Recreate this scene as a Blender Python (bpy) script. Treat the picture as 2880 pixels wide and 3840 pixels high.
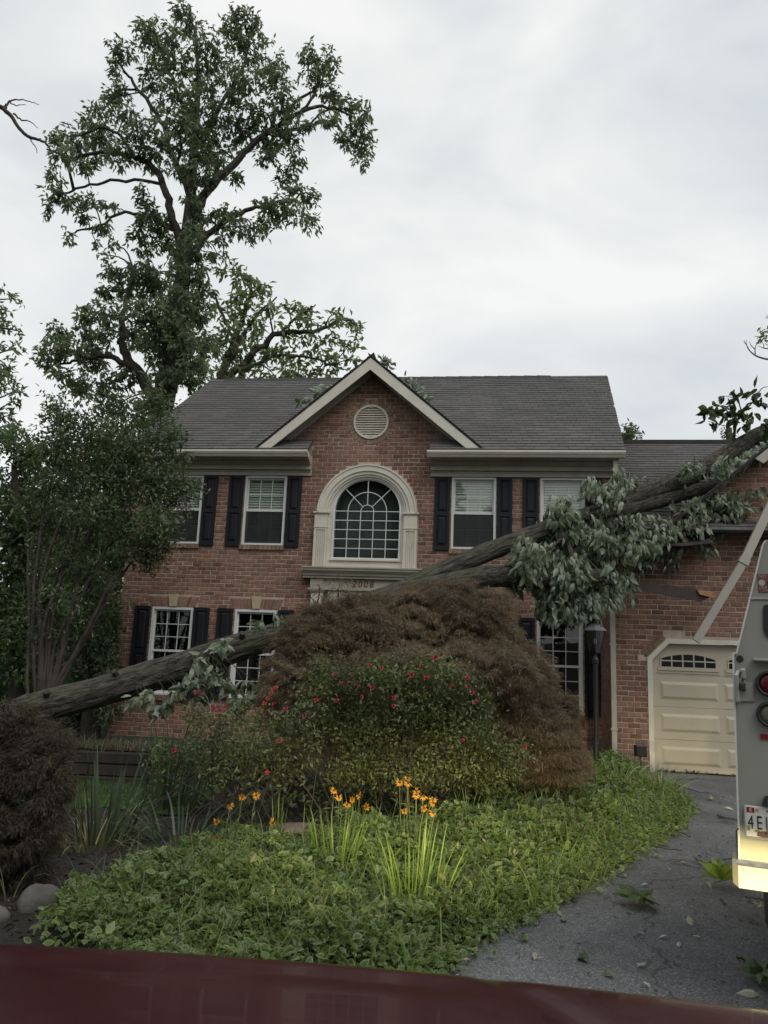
import bpy, math, random
import numpy as np
from mathutils import Vector, Matrix
random.seed(7); rng = np.random.default_rng(11)
SC = bpy.context.scene
for o in list(bpy.data.objects): bpy.data.objects.remove(o)
# ------------------------------------------------------------------ camera
W0, H0 = 1659.0, 2212.0                      # pixel frame used for measuring the photograph
K = 2880/1659.0
FPX = 2900.0
PITCH, ROLL, YAW = [math.radians(a) for a in (10.73, 2.28, 8.02)]
EYE = 1.55
_f = np.array([0, math.cos(PITCH), math.sin(PITCH)]); _u = np.array([0, -math.sin(PITCH), math.cos(PITCH)]); _r = np.array([1., 0, 0])
RIGHT = math.cos(ROLL)*_r + math.sin(ROLL)*_u
UP = -math.sin(ROLL)*_r + math.cos(ROLL)*_u
FWD = _f
cam = bpy.data.cameras.new('camera'); camo = bpy.data.objects.new('camera', cam); SC.collection.objects.link(camo)
camo.matrix_world = Matrix(((RIGHT[0], UP[0], -FWD[0], 0), (RIGHT[1], UP[1], -FWD[1], 0), (RIGHT[2], UP[2], -FWD[2], EYE), (0, 0, 0, 1)))
cam.sensor_width = 36; cam.sensor_height = 36; cam.lens = 36*FPX/3840
cam.clip_start = 0.05; cam.clip_end = 3000
cam.dof.use_dof = True; cam.dof.focus_distance = 10.0; cam.dof.aperture_fstop = 6.8
SC.camera = camo
# ------------------------------------------------------------------ world and sun
SUN_EL, SUN_AZ = math.radians(52), math.radians(150)     # azimuth measured clockwise from +Y
SKY_STRENGTH = 0.10
CLOUD = 7.0
w = bpy.data.worlds.new('World'); SC.world = w; w.use_nodes = True
nt = w.node_tree; nt.nodes.clear()
N_ = lambda t, typ: t.nodes.new(typ)
out = N_(nt, 'ShaderNodeOutputWorld'); bg = N_(nt, 'ShaderNodeBackground'); bg.inputs['Strength'].default_value = SKY_STRENGTH
sky = N_(nt, 'ShaderNodeTexSky'); sky.sky_type = 'NISHITA'; sky.sun_disc = False
sky.sun_elevation = SUN_EL; sky.sun_rotation = SUN_AZ
tc = N_(nt, 'ShaderNodeTexCoord')
mp = N_(nt, 'ShaderNodeMapping'); mp.inputs['Scale'].default_value = (1.0, 1.0, 2.2); mp.inputs['Location'].default_value = (.35, .1, .2)
nz = N_(nt, 'ShaderNodeTexNoise'); nz.inputs['Scale'].default_value = 2.3; nz.inputs['Detail'].default_value = 7; nz.inputs['Roughness'].default_value = .5; nz.inputs['Distortion'].default_value = .35
rp = N_(nt, 'ShaderNodeValToRGB')
e = rp.color_ramp.elements
e[0].position = .34; e[0].color = (.585*CLOUD/7, .645*CLOUD/7, .69*CLOUD/7, 1)
e[1].position = .64; e[1].color = (.90*CLOUD/7, .90*CLOUD/7, .89*CLOUD/7, 1)
m_ = e.new(.48); m_.color = (.735*CLOUD/7, .76*CLOUD/7, .765*CLOUD/7, 1)
mul = N_(nt, 'ShaderNodeVectorMath'); mul.operation = 'SCALE'; mul.inputs['Scale'].default_value = 10.0
mx = N_(nt, 'ShaderNodeMix'); mx.data_type = 'RGBA'; mx.inputs['Factor'].default_value = .93
L_ = nt.links.new
L_(tc.outputs['Generated'], mp.inputs['Vector']); L_(mp.outputs['Vector'], nz.inputs['Vector']); L_(nz.outputs['Fac'], rp.inputs['Fac'])
L_(rp.outputs['Color'], mul.inputs[0]); L_(sky.outputs['Color'], mx.inputs['A']); L_(mul.outputs['Vector'], mx.inputs['B'])
L_(mx.outputs['Result'], bg.inputs['Color']); L_(bg.outputs['Background'], out.inputs['Surface'])
sd = bpy.data.lights.new('sun', 'SUN'); sd.energy = 1.3; sd.angle = math.radians(40); sd.color = (1, .97, .92)
so = bpy.data.objects.new('sun', sd); SC.collection.objects.link(so)
sdir = Vector((math.sin(SUN_AZ)*math.cos(SUN_EL), math.cos(SUN_AZ)*math.cos(SUN_EL), math.sin(SUN_EL)))
so.rotation_euler = sdir.to_track_quat('Z', 'Y').to_euler()
SC.view_settings.view_transform = 'Standard'; SC.view_settings.look = 'None'
SC.view_settings.exposure = 0.12; SC.view_settings.gamma = 1.0; SC.view_settings.use_curve_mapping = False
HEAD_W = 850.0                                              # the viewer's car has its headlights on
SC.render.engine = 'CYCLES'
SC.cycles.max_bounces = 6; SC.cycles.diffuse_bounces = 3; SC.cycles.glossy_bounces = 3; SC.cycles.transmission_bounces = 4; SC.cycles.transparent_max_bounces = 12
SC.cycles.use_denoising = True
SC.cycles.caustics_reflective = False; SC.cycles.caustics_refractive = False

# ------------------------------------------------------------------ measuring helpers
def ray(x, y):
    return FWD + ((x*K-1440)/FPX)*RIGHT - ((y*K-1920)/FPX)*UP
def AT(x, y, Y):
    d = ray(x, y); p = d*(Y/d[1]); return np.array([p[0], p[1], p[2]+EYE])
def GR(x, y, z=0.0):
    d = ray(x, y); p = d*((z-EYE)/d[2]); return np.array([p[0], p[1], z])
HN = np.array([math.sin(YAW), math.cos(YAW), 0]); HT = np.array([math.cos(YAW), -math.sin(YAW), 0]); HD = 14.4*math.cos(YAW)
def H2W(u, s, z):
    p = HT*u + HN*(HD+s); return np.array([p[0], p[1], z])

# ------------------------------------------------------------------ materials
MATS = {}
def principled(name):
    m = bpy.data.materials.new(name); m.use_nodes = True
    t = m.node_tree; b = t.nodes['Principled BSDF']; MATS[name] = m
    return m, t, b
def rnd_value(t):
    gi = N_(t, 'ShaderNodeNewGeometry'); oi = N_(t, 'ShaderNodeObjectInfo')
    a = N_(t, 'ShaderNodeMath'); a.operation = 'ADD'; fr = N_(t, 'ShaderNodeMath'); fr.operation = 'FRACT'
    t.links.new(gi.outputs['Random Per Island'], a.inputs[0]); t.links.new(oi.outputs['Random'], a.inputs[1]); t.links.new(a.outputs[0], fr.inputs[0])
    return fr.outputs[0], gi
def ramp(t, fac, stops):
    r = N_(t, 'ShaderNodeValToRGB'); el = r.color_ramp.elements
    el[0].position, el[0].color = stops[0][0], (*stops[0][1], 1); el[1].position, el[1].color = stops[-1][0], (*stops[-1][1], 1)
    for p, c in stops[1:-1]:
        q = el.new(p); q.color = (*c, 1)
    t.links.new(fac, r.inputs['Fac']); return r.outputs['Color']
def noise(t, scale, detail=4, vec=None, rough=.55, stretch=None):
    n = N_(t, 'ShaderNodeTexNoise'); n.inputs['Scale'].default_value = scale; n.inputs['Detail'].default_value = detail; n.inputs['Roughness'].default_value = rough
    if vec is None: vec = N_(t, 'ShaderNodeNewGeometry').outputs['Position']
    if stretch:
        mpg = N_(t, 'ShaderNodeMapping'); mpg.inputs['Scale'].default_value = stretch; t.links.new(vec, mpg.inputs['Vector']); vec = mpg.outputs['Vector']
    t.links.new(vec, n.inputs['Vector']); return n.outputs['Fac']
def mixc(t, fac, a, b, mode='MIX'):
    m = N_(t, 'ShaderNodeMix'); m.data_type = 'RGBA'; m.blend_type = mode
    if isinstance(fac, (int, float)): m.inputs['Factor'].default_value = fac
    else: t.links.new(fac, m.inputs['Factor'])
    for k, v in (('A', a), ('B', b)):
        if isinstance(v, tuple): m.inputs[k].default_value = (*v, 1)
        else: t.links.new(v, m.inputs[k])
    return m.outputs['Result']
def bump(t, b, h, strength=.4, dist=.01):
    n = N_(t, 'ShaderNodeBump'); n.inputs['Strength'].default_value = strength; n.inputs['Distance'].default_value = dist
    t.links.new(h, n.inputs['Height']); t.links.new(n.outputs['Normal'], b.inputs['Normal'])
def mat(name, col, rough=.6, vary=.25, scale=6, bscale=None, bstr=.2, metal=0, spec=.5, coat=0, dirt=None, stretch=None):
    m, t, b = principled(name)
    f = noise(t, scale, 5, stretch=stretch)
    lo = tuple(c*(1-vary) for c in col); hi = tuple(min(1, c*(1+vary)) for c in col)
    c = ramp(t, f, [(.3, lo), (.7, hi)])
    if dirt:
        dcol, dscale, damt = dirt
        d = ramp(t, noise(t, dscale, 6, rough=.65), [(.5, (0, 0, 0)), (.75, (damt,)*3)])
        c = mixc(t, d, c, dcol)
    t.links.new(c, b.inputs['Base Color'])
    b.inputs['Roughness'].default_value = rough; b.inputs['Metallic'].default_value = metal
    b.inputs['Specular IOR Level'].default_value = spec; b.inputs['Coat Weight'].default_value = coat
    if bscale: bump(t, b, noise(t, bscale, 4, stretch=stretch), bstr)
    return m
def foliage(name, stops, trans=.3, rough=.45, under=None, edge=None, patch=.5, pscale=1.5, spec=.4, tcol=(1.9, 2.05, 1.3)):
    m, t, b = principled(name)
    r, gi = rnd_value(t)
    c = ramp(t, r, stops)
    pn = ramp(t, noise(t, pscale, 3), [(.3, (1-patch,)*3), (.7, (1+patch*.6,)*3)])
    c = mixc(t, 1.0, c, pn, 'MULTIPLY')
    if edge:
        uv = N_(t, 'ShaderNodeUVMap'); sx = N_(t, 'ShaderNodeSeparateXYZ'); t.links.new(uv.outputs['UV'], sx.inputs[0])
        c = mixc(t, ramp(t, sx.outputs['X'], [(.70, (0, 0, 0)), (.84, (1, 1, 1))]), c, edge)
    if under:
        c = mixc(t, gi.outputs['Backfacing'], c, mixc(t, .35, under, c))
    t.links.new(c, b.inputs['Base Color']); b.inputs['Roughness'].default_value = rough; b.inputs['Specular IOR Level'].default_value = spec
    tr = N_(t, 'ShaderNodeBsdfTranslucent'); t.links.new(mixc(t, 1.0, c, tcol, 'MULTIPLY'), tr.inputs['Color'])
    ms = N_(t, 'ShaderNodeMixShader'); ms.inputs[0].default_value = trans
    o = t.nodes['Material Output']
    t.links.new(b.outputs[0], ms.inputs[1]); t.links.new(tr.outputs[0], ms.inputs[2]); t.links.new(ms.outputs[0], o.inputs['Surface'])
    return m

# bricks, mortar, shingles
def brick_mat(name, stops, mot=.35):
    m, t, b = principled(name)
    r, gi = rnd_value(t)
    c = ramp(t, r, stops)
    c = mixc(t, 1.0, c, ramp(t, noise(t, 22, 6, rough=.7), [(.3, (1-mot,)*3), (.72, (1+mot*.7,)*3)]), 'MULTIPLY')
    d = ramp(t, noise(t, .9, 6, rough=.65), [(.35, (.70, .69, .68)), (.7, (1.14, 1.14, 1.14))])
    c = mixc(t, 1.0, c, d, 'MULTIPLY')
    t.links.new(c, b.inputs['Base Color']); b.inputs['Roughness'].default_value = .85; b.inputs['Specular IOR Level'].default_value = .25
    bump(t, b, noise(t, 60, 5, rough=.7), .5, .006)
    return m
M_BRICK = brick_mat('brick_clay', [(0, (.150, .092, .072)), (.15, (.215, .121, .092)), (.42, (.268, .148, .111)), (.68, (.305, .172, .128)), (.86, (.265, .175, .132)), (1, (.185, .124, .097))])
M_BRICK2 = brick_mat('brick_rowlock', [(0, (.20, .135, .10)), (.5, (.27, .19, .14)), (1, (.33, .235, .175))])
M_MORTAR = mat('mortar', (.42, .335, .27), .9, .2, 9, 80, .4, spec=.2)
m, t, b = principled('shingle_asphalt'); M_SHINGLE = m
r, gi = rnd_value(t)
c = ramp(t, r, [(0, (.090, .087, .085)), (.5, (.103, .099, .097)), (1, (.118, .114, .111))])
c = mixc(t, 1.0, c, ramp(t, noise(t, .55, 5, rough=.6), [(.35, (.82, .82, .82)), (.7, (1.12, 1.12, 1.12))]), 'MULTIPLY')
c = mixc(t, 1.0, c, ramp(t, noise(t, 140, 2), [(.3, (.75, .75, .75)), (.7, (1.25, 1.25, 1.25))]), 'MULTIPLY')
t.links.new(c, b.inputs['Base Color']); b.inputs['Roughness'].default_value = .9; b.inputs['Specular IOR Level'].default_value = .3
M_ROOFDARK = mat('roof_underlay', (.035, .033, .034), .9)
M_TRIM = mat('cream_trim_paint', (.60, .565, .485), .55, .07, 3, 40, .08, dirt=((.30, .27, .21), 2.2, .35))
M_TRIM2 = mat('taupe_trim_paint', (.40, .37, .305), .6, .08, 3, 30, .08, dirt=((.2, .18, .14), 2.5, .4))
M_WHITE = mat('white_vinyl', (.66, .67, .66), .45, .05, 4, dirt=((.4, .38, .33), 4, .3))
M_SHUTTER = mat('black_shutter_paint', (.0105, .0115, .0155), .6, .15, 8, 60, .1, spec=.3)
M_KEY = mat('keystone_cast', (.42, .345, .235), .85, .15, 8, 60, .3)
M_DARK = mat('dark_room', (.012, .013, .014), .9)  # near-black tone standing in for unlit space behind the openings
M_BLIND = mat('window_blind', (.66, .68, .63), .7, .05, 3)
M_DOORCREAM = mat('garage_door_paint', (.44, .395, .305), .5, .06, 2, 30, .05, dirt=((.30, .25, .17), 1.6, .3))
M_NUM = mat('bronze_numeral', (.115, .045, .03), .5)
M_WOODTORN = mat('splintered_wood', (.36, .19, .09), .8, .35, 14, 60, .5)
M_WOODDARK = mat('wet_dark_board', (.045, .033, .028), .8, .3, 9, 50, .4)
M_TIMBER = mat('weathered_timber', (.036, .029, .023), .9, .35, 5, 40, .5)
# glass
def glass(name, tint, spec_boost=1.0, rough=.015, wav=.0):
    m, t, b = principled(name); t.nodes.remove(b)
    tr = N_(t, 'ShaderNodeBsdfTransparent'); tr.inputs['Color'].default_value = (*tint, 1)
    gl = N_(t, 'ShaderNodeBsdfGlossy'); gl.inputs['Roughness'].default_value = rough
    fr = N_(t, 'ShaderNodeFresnel'); fr.inputs['IOR'].default_value = 1.5
    mu = N_(t, 'ShaderNodeMath'); mu.operation = 'MULTIPLY'; mu.inputs[1].default_value = spec_boost; mu.use_clamp = True
    gi = N_(t, 'ShaderNodeNewGeometry'); iv = N_(t, 'ShaderNodeMath'); iv.operation = 'SUBTRACT'; iv.inputs[0].default_value = 1; t.links.new(gi.outputs['Backfacing'], iv.inputs[1])
    mf = N_(t, 'ShaderNodeMath'); mf.operation = 'MULTIPLY'; t.links.new(fr.outputs[0], mf.inputs[0]); t.links.new(iv.outputs[0], mf.inputs[1])
    t.links.new(mf.outputs[0], mu.inputs[0])
    ms = N_(t, 'ShaderNodeMixShader'); t.links.new(mu.outputs[0], ms.inputs[0]); t.links.new(tr.outputs[0], ms.inputs[1]); t.links.new(gl.outputs[0], ms.inputs[2])
    bm_ = N_(t, 'ShaderNodeBump'); bm_.inputs['Strength'].default_value = .06; bm_.inputs['Distance'].default_value = .02
    t.links.new(noise(t, 2.2, 2), bm_.inputs['Height']); t.links.new(bm_.outputs['Normal'], gl.inputs['Normal'])
    t.links.new(ms.outputs[0], t.nodes['Material Output'].inputs['Surface']); return m
M_GLASS = glass('window_glass', (.92, .95, .93), 1.7)
M_GLASS2 = glass('coated_glass', (.92, .95, .93), 3.2)
M_LGLASS = glass('lantern_glass', (.85, .86, .85), 5.0)
m, t, b = principled('insect_screen'); M_SCREEN = m
t.links.new(noise(t, 5, 2), b.inputs['Roughness']); b.inputs['Base Color'].default_value = (.02, .022, .024, 1)
tr = N_(t, 'ShaderNodeBsdfTransparent'); ms = N_(t, 'ShaderNodeMixShader'); ms.inputs[0].default_value = .58
t.links.new(tr.outputs[0], ms.inputs[1]); t.links.new(b.outputs[0], ms.inputs[2]); t.links.new(ms.outputs[0], t.nodes['Material Output'].inputs['Surface'])
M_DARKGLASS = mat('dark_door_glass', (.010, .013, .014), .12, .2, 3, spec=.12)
# ground
m, t, b = principled('driveway_asphalt'); M_ASPH = m
vo = N_(t, 'ShaderNodeTexVoronoi'); vo.inputs['Scale'].default_value = 125
t.links.new(N_(t, 'ShaderNodeNewGeometry').outputs['Position'], vo.inputs['Vector'])
sx = N_(t, 'ShaderNodeSeparateColor'); t.links.new(vo.outputs['Color'], sx.inputs[0])
c = ramp(t, sx.outputs[0], [(0, (.062, .063, .066)), (.55, (.118, .119, .124)), (.90, (.175, .177, .182)), (1, (.28, .28, .28))])
c = mixc(t, 1.0, c, ramp(t, noise(t, 1.3, 5, rough=.6), [(.3, (.72, .72, .72)), (.72, (1.18, 1.18, 1.2))]), 'MULTIPLY')
c = mixc(t, 1.0, c, ramp(t, noise(t, .7, 6, rough=.6), [(.46, (1, 1, 1)), (.62, (.76, .755, .755))]), 'MULTIPLY')
vc = N_(t, 'ShaderNodeTexVoronoi'); vc.feature = 'DISTANCE_TO_EDGE'; vc.inputs['Scale'].default_value = .42
wn = N_(t, 'ShaderNodeTexNoise'); wn.inputs['Scale'].default_value = 2.5; wn.inputs['Detail'].default_value = 5
va = N_(t, 'ShaderNodeVectorMath'); va.operation = 'MULTIPLY_ADD'; va.inputs[1].default_value = (.5, .5, .5); gpz = N_(t, 'ShaderNodeNewGeometry').outputs['Position']; t.links.new(gpz, wn.inputs['Vector']); t.links.new(wn.outputs['Color'], va.inputs[0]); t.links.new(gpz, va.inputs[2]); t.links.new(va.outputs[0], vc.inputs['Vector'])
c = mixc(t, ramp(t, vc.outputs['Distance'], [(.0, (.8, .8, .8)), (.006, (0, 0, 0))]), c, (.018, .018, .018))
t.links.new(c, b.inputs['Base Color']); b.inputs['Roughness'].default_value = .8
bump(t, b, vo.outputs['Distance'], .8, .006)
m, t, b = principled('garden_mulch'); M_MULCH = m
c = ramp(t, noise(t, 26, 7, rough=.75), [(.3, (.010, .008, .007)), (.55, (.030, .024, .020)), (.75, (.065, .052, .042))])
t.links.new(c, b.inputs['Base Color']); b.inputs['Roughness'].default_value = .95; bump(t, b, noise(t, 30, 7, rough=.75), 1.0, .05)
m, t, b = principled('rough_ground'); M_GROUND = m
c = ramp(t, noise(t, 8, 7, rough=.7), [(.3, (.018, .024, .010)), (.6, (.035, .045, .018)), (.8, (.05, .045, .03))])
t.links.new(c, b.inputs['Base Color']); b.inputs['Roughness'].default_value = .95; bump(t, b, noise(t, 20, 6), .8, .05)
M_CHIP = foliage('mulch_chip', [(0, (.012, .010, .008)), (.6, (.035, .027, .021)), (.93, (.08, .062, .048)), (1, (.2, .16, .12))], trans=0, rough=.9)
M_GUTTER = mat('grey_cream_gutter', (.27, .255, .222), .55, .12, 4, dirt=((.12, .11, .09), 4, .5))  # darker, greyer tone than the cream trim, with random dirt
# bark
def bark(name, lo, hi, moss=None, scale=9):
    m, t, b = principled(name)
    c = ramp(t, noise(t, scale, 7, rough=.7), [(.3, lo), (.7, hi)])
    if moss: c = mixc(t, ramp(t, noise(t, 3.0, 5, rough=.65), [(.5, (0, 0, 0)), (.7, (.8, .8, .8))]), c, moss)
    t.links.new(c, b.inputs['Base Color']); b.inputs['Roughness'].default_value = .92; b.inputs['Specular IOR Level'].default_value = .2
    bump(t, b, noise(t, scale*4, 6, rough=.7), .7, .02); return m
m, t, b = principled('furrowed_bark'); M_BARKFALL = m
uvn = N_(t, 'ShaderNodeUVMap').outputs['UV']
fz = noise(t, 8, 5, uvn, .62, (.75, 3.6, 1)); fz2 = noise(t, 26, 4, uvn, .6, (.7, 2.6, 1))
c = ramp(t, fz, [(.36, (.026, .023, .020)), (.46, (.060, .055, .046)), (.58, (.105, .099, .083)), (.78, (.15, .145, .124))])
c = mixc(t, 1.0, c, ramp(t, fz2, [(.3, (.62, .62, .62)), (.7, (1.2, 1.2, 1.2))]), 'MULTIPLY')
c = mixc(t, ramp(t, noise(t, 2.6, 5, rough=.65), [(.5, (0, 0, 0)), (.72, (.6, .6, .6))]), c, (.085, .095, .055))
t.links.new(c, b.inputs['Base Color']); b.inputs['Roughness'].default_value = .95; b.inputs['Specular IOR Level'].default_value = .2
ad = N_(t, 'ShaderNodeMath'); ad.operation = 'MULTIPLY_ADD'; ad.inputs[1].default_value = .35; t.links.new(fz2, ad.inputs[0]); t.links.new(fz, ad.inputs[2])
bump(t, b, ad.outputs[0], 1.0, .05)
M_BARK = bark('dark_bark', (.030, .026, .022), (.080, .070, .058))
M_BARKMYR = bark('smooth_myrtle_bark', (.040, .034, .029), (.105, .088, .074), scale=5)
M_BARKGREY = bark('dead_grey_bark', (.10, .095, .09), (.2, .19, .18))
# leaves
M_OAK = foliage('oak_leaf', [(0, (.075, .100, .064)), (.45, (.115, .146, .092)), (.85, (.15, .18, .12)), (1, (.17, .155, .10))], .42, patch=.3, pscale=.5)
M_OAK2 = foliage('pale_oak_leaf', [(0, (.075, .105, .052)), (.5, (.12, .165, .076)), (1, (.17, .205, .105))], .42, patch=.3, pscale=.5)
M_WOODS = foliage('woodland_leaf', [(0, (.055, .084, .045)), (.5, (.098, .140, .070)), (1, (.14, .19, .095))], .30, patch=.45, pscale=.6)
M_MYRTLE = foliage('myrtle_leaf', [(0, (.048, .076, .038)), (.5, (.085, .120, .058)), (.85, (.125, .152, .080)), (1, (.15, .125, .075))], .25, patch=.35, pscale=.9)
M_FALLEN = foliage('wilted_leaf', [(0, (.085, .115, .078)), (.5, (.14, .175, .120)), (1, (.21, .24, .175))], .22, .5, under=(.33, .365, .30), patch=.5, pscale=2.2, spec=.3)
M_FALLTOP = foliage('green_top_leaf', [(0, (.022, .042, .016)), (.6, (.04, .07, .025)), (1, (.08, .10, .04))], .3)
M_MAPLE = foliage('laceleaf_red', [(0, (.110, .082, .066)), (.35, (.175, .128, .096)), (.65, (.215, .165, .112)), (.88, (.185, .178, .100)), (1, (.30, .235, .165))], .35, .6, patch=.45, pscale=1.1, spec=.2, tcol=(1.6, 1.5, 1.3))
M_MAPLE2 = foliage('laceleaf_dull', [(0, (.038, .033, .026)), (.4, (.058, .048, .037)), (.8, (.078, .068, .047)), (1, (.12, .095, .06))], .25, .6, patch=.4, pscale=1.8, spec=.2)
M_ROSELEAF = foliage('rose_leaf', [(0, (.062, .082, .034)), (.5, (.115, .142, .056)), (.9, (.17, .195, .085)), (1, (.18, .14, .075))], .25, patch=.4, pscale=2)
M_ROSE = foliage('rose_petal', [(0, (.34, .022, .05)), (.5, (.46, .045, .085)), (1, (.52, .12, .15))], .2, patch=.1, tcol=(1, 1, 1))
M_PETALPINK = foliage('coral_petal', [(0, (.42, .07, .05)), (1, (.55, .17, .12))], .2, patch=.1, tcol=(1, 1, 1))
M_VINCA = foliage('variegated_leaf', [(0, (.055, .092, .030)), (.5, (.098, .150, .048)), (1, (.15, .205, .068))], .3, .4, edge=(.20, .26, .10), patch=.5, pscale=1.9)
M_VINCA2 = foliage('vine_stem', [(0, (.06, .09, .03)), (1, (.14, .17, .07))], .2)
M_LITTER = foliage('brown_litter', [(0, (.03, .024, .016)), (.6, (.08, .055, .035)), (1, (.20, .15, .10))], .1, .8)
M_LIRIOPE = foliage('striped_blade', [(0, (.09, .14, .05)), (.5, (.21, .26, .12)), (1, (.42, .43, .27))], .25, patch=.2)
M_BLADE = foliage('lily_blade', [(0, (.09, .15, .03)), (.5, (.14, .22, .045)), (1, (.22, .28, .07))], .35, patch=.2)
M_IRIS = foliage('grey_green_blade', [(0, (.034, .056, .034)), (.5, (.058, .090, .054)), (1, (.10, .13, .075))], .25, patch=.3)
M_DRYBLADE = foliage('straw_blade', [(0, (.12, .12, .06)), (.5, (.2, .19, .11)), (1, (.3, .27, .17))], .25, patch=.3)
M_LAWN = foliage('lawn_blade', [(0, (.035, .075, .015)), (1, (.075, .135, .03))], .3)
M_SUSAN = foliage('yellow_petal', [(0, (.50, .21, .012)), (1, (.62, .31, .03))], .2, patch=.1, tcol=(1, 1, 1))
M_CONE = mat('flower_eye', (.06, .03, .012), .8)
M_STEM = mat('green_stem', (.06, .095, .03), .6)
M_TWIG = mat('bare_twig', (.035, .028, .022), .8)
M_DRYLEAF = foliage('shed_leaf', [(0, (.16, .18, .12)), (.5, (.30, .32, .24)), (.85, (.42, .42, .34)), (1, (.30, .20, .10))], .15, under=(.46, .47, .40), patch=.2)
M_SPRIG = foliage('fresh_leaf', [(0, (.030, .052, .020)), (1, (.065, .10, .038))], .25, under=(.16, .185, .135), patch=.2)
M_ROCK = mat('boulder_stone', (.085, .080, .073), .9, .4, 5, 25, .8, dirt=((.07, .07, .06), 6, .6))
M_ROCK2 = mat('flat_stone', (.15, .115, .08), .9, .35, 6, 25, .8)
# metals and paint
M_BLACK = mat('black_iron', (.010, .011, .013), .45, .2, 10)
M_LAMPROOF = mat('lamp_roof_metal', (.20, .205, .22), .35, .2, 6, metal=.3)
M_TRUCK = mat('grey_white_truck_paint', (.255, .258, .238), .45, .06, 3, dirt=((.26, .25, .22), 3.5, .35))
M_TRUCKPALE = mat('cream_bumper_paint', (.36, .335, .235), .5, .08, 4, dirt=((.30, .24, .15), 9, .55))
M_STEEL = mat('worn_steel', (.40, .40, .38), .4, .25, 20, metal=.6)
M_RUBBER = mat('black_rubber', (.012, .014, .015), .6)
M_REDLENS = mat('red_lens', (.085, .004, .012), .15, .15, 40, 120, .3)
M_CLEARLENS = mat('smoked_lens', (.115, .11, .09), .2, .1, 30, 120, .3)
M_REFLECT = mat('red_reflector', (.22, .012, .016), .3)
M_STICKER = mat('faded_red_sticker', (.16, .045, .055), .6, .15, 20)
M_STICKERW = mat('sticker_white', (.34, .33, .33), .6)
M_PLATE = mat('plate_white', (.58, .58, .53), .4, .05, 8)
M_INK = mat('plate_ink', (.012, .012, .014), .5)
M_PLG = mat('plate_olive', (.28, .29, .06), .5); M_PLB = mat('plate_maroon', (.14, .05, .04), .5)
M_CAR = mat('red_car_paint', (.036, .005, .008), .24, .1, 2, spec=.4, coat=.15, dirt=((.05, .03, .028), 7, .35))
M_CARBLK = mat('black_plastic', (.015, .015, .016), .6)

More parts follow.
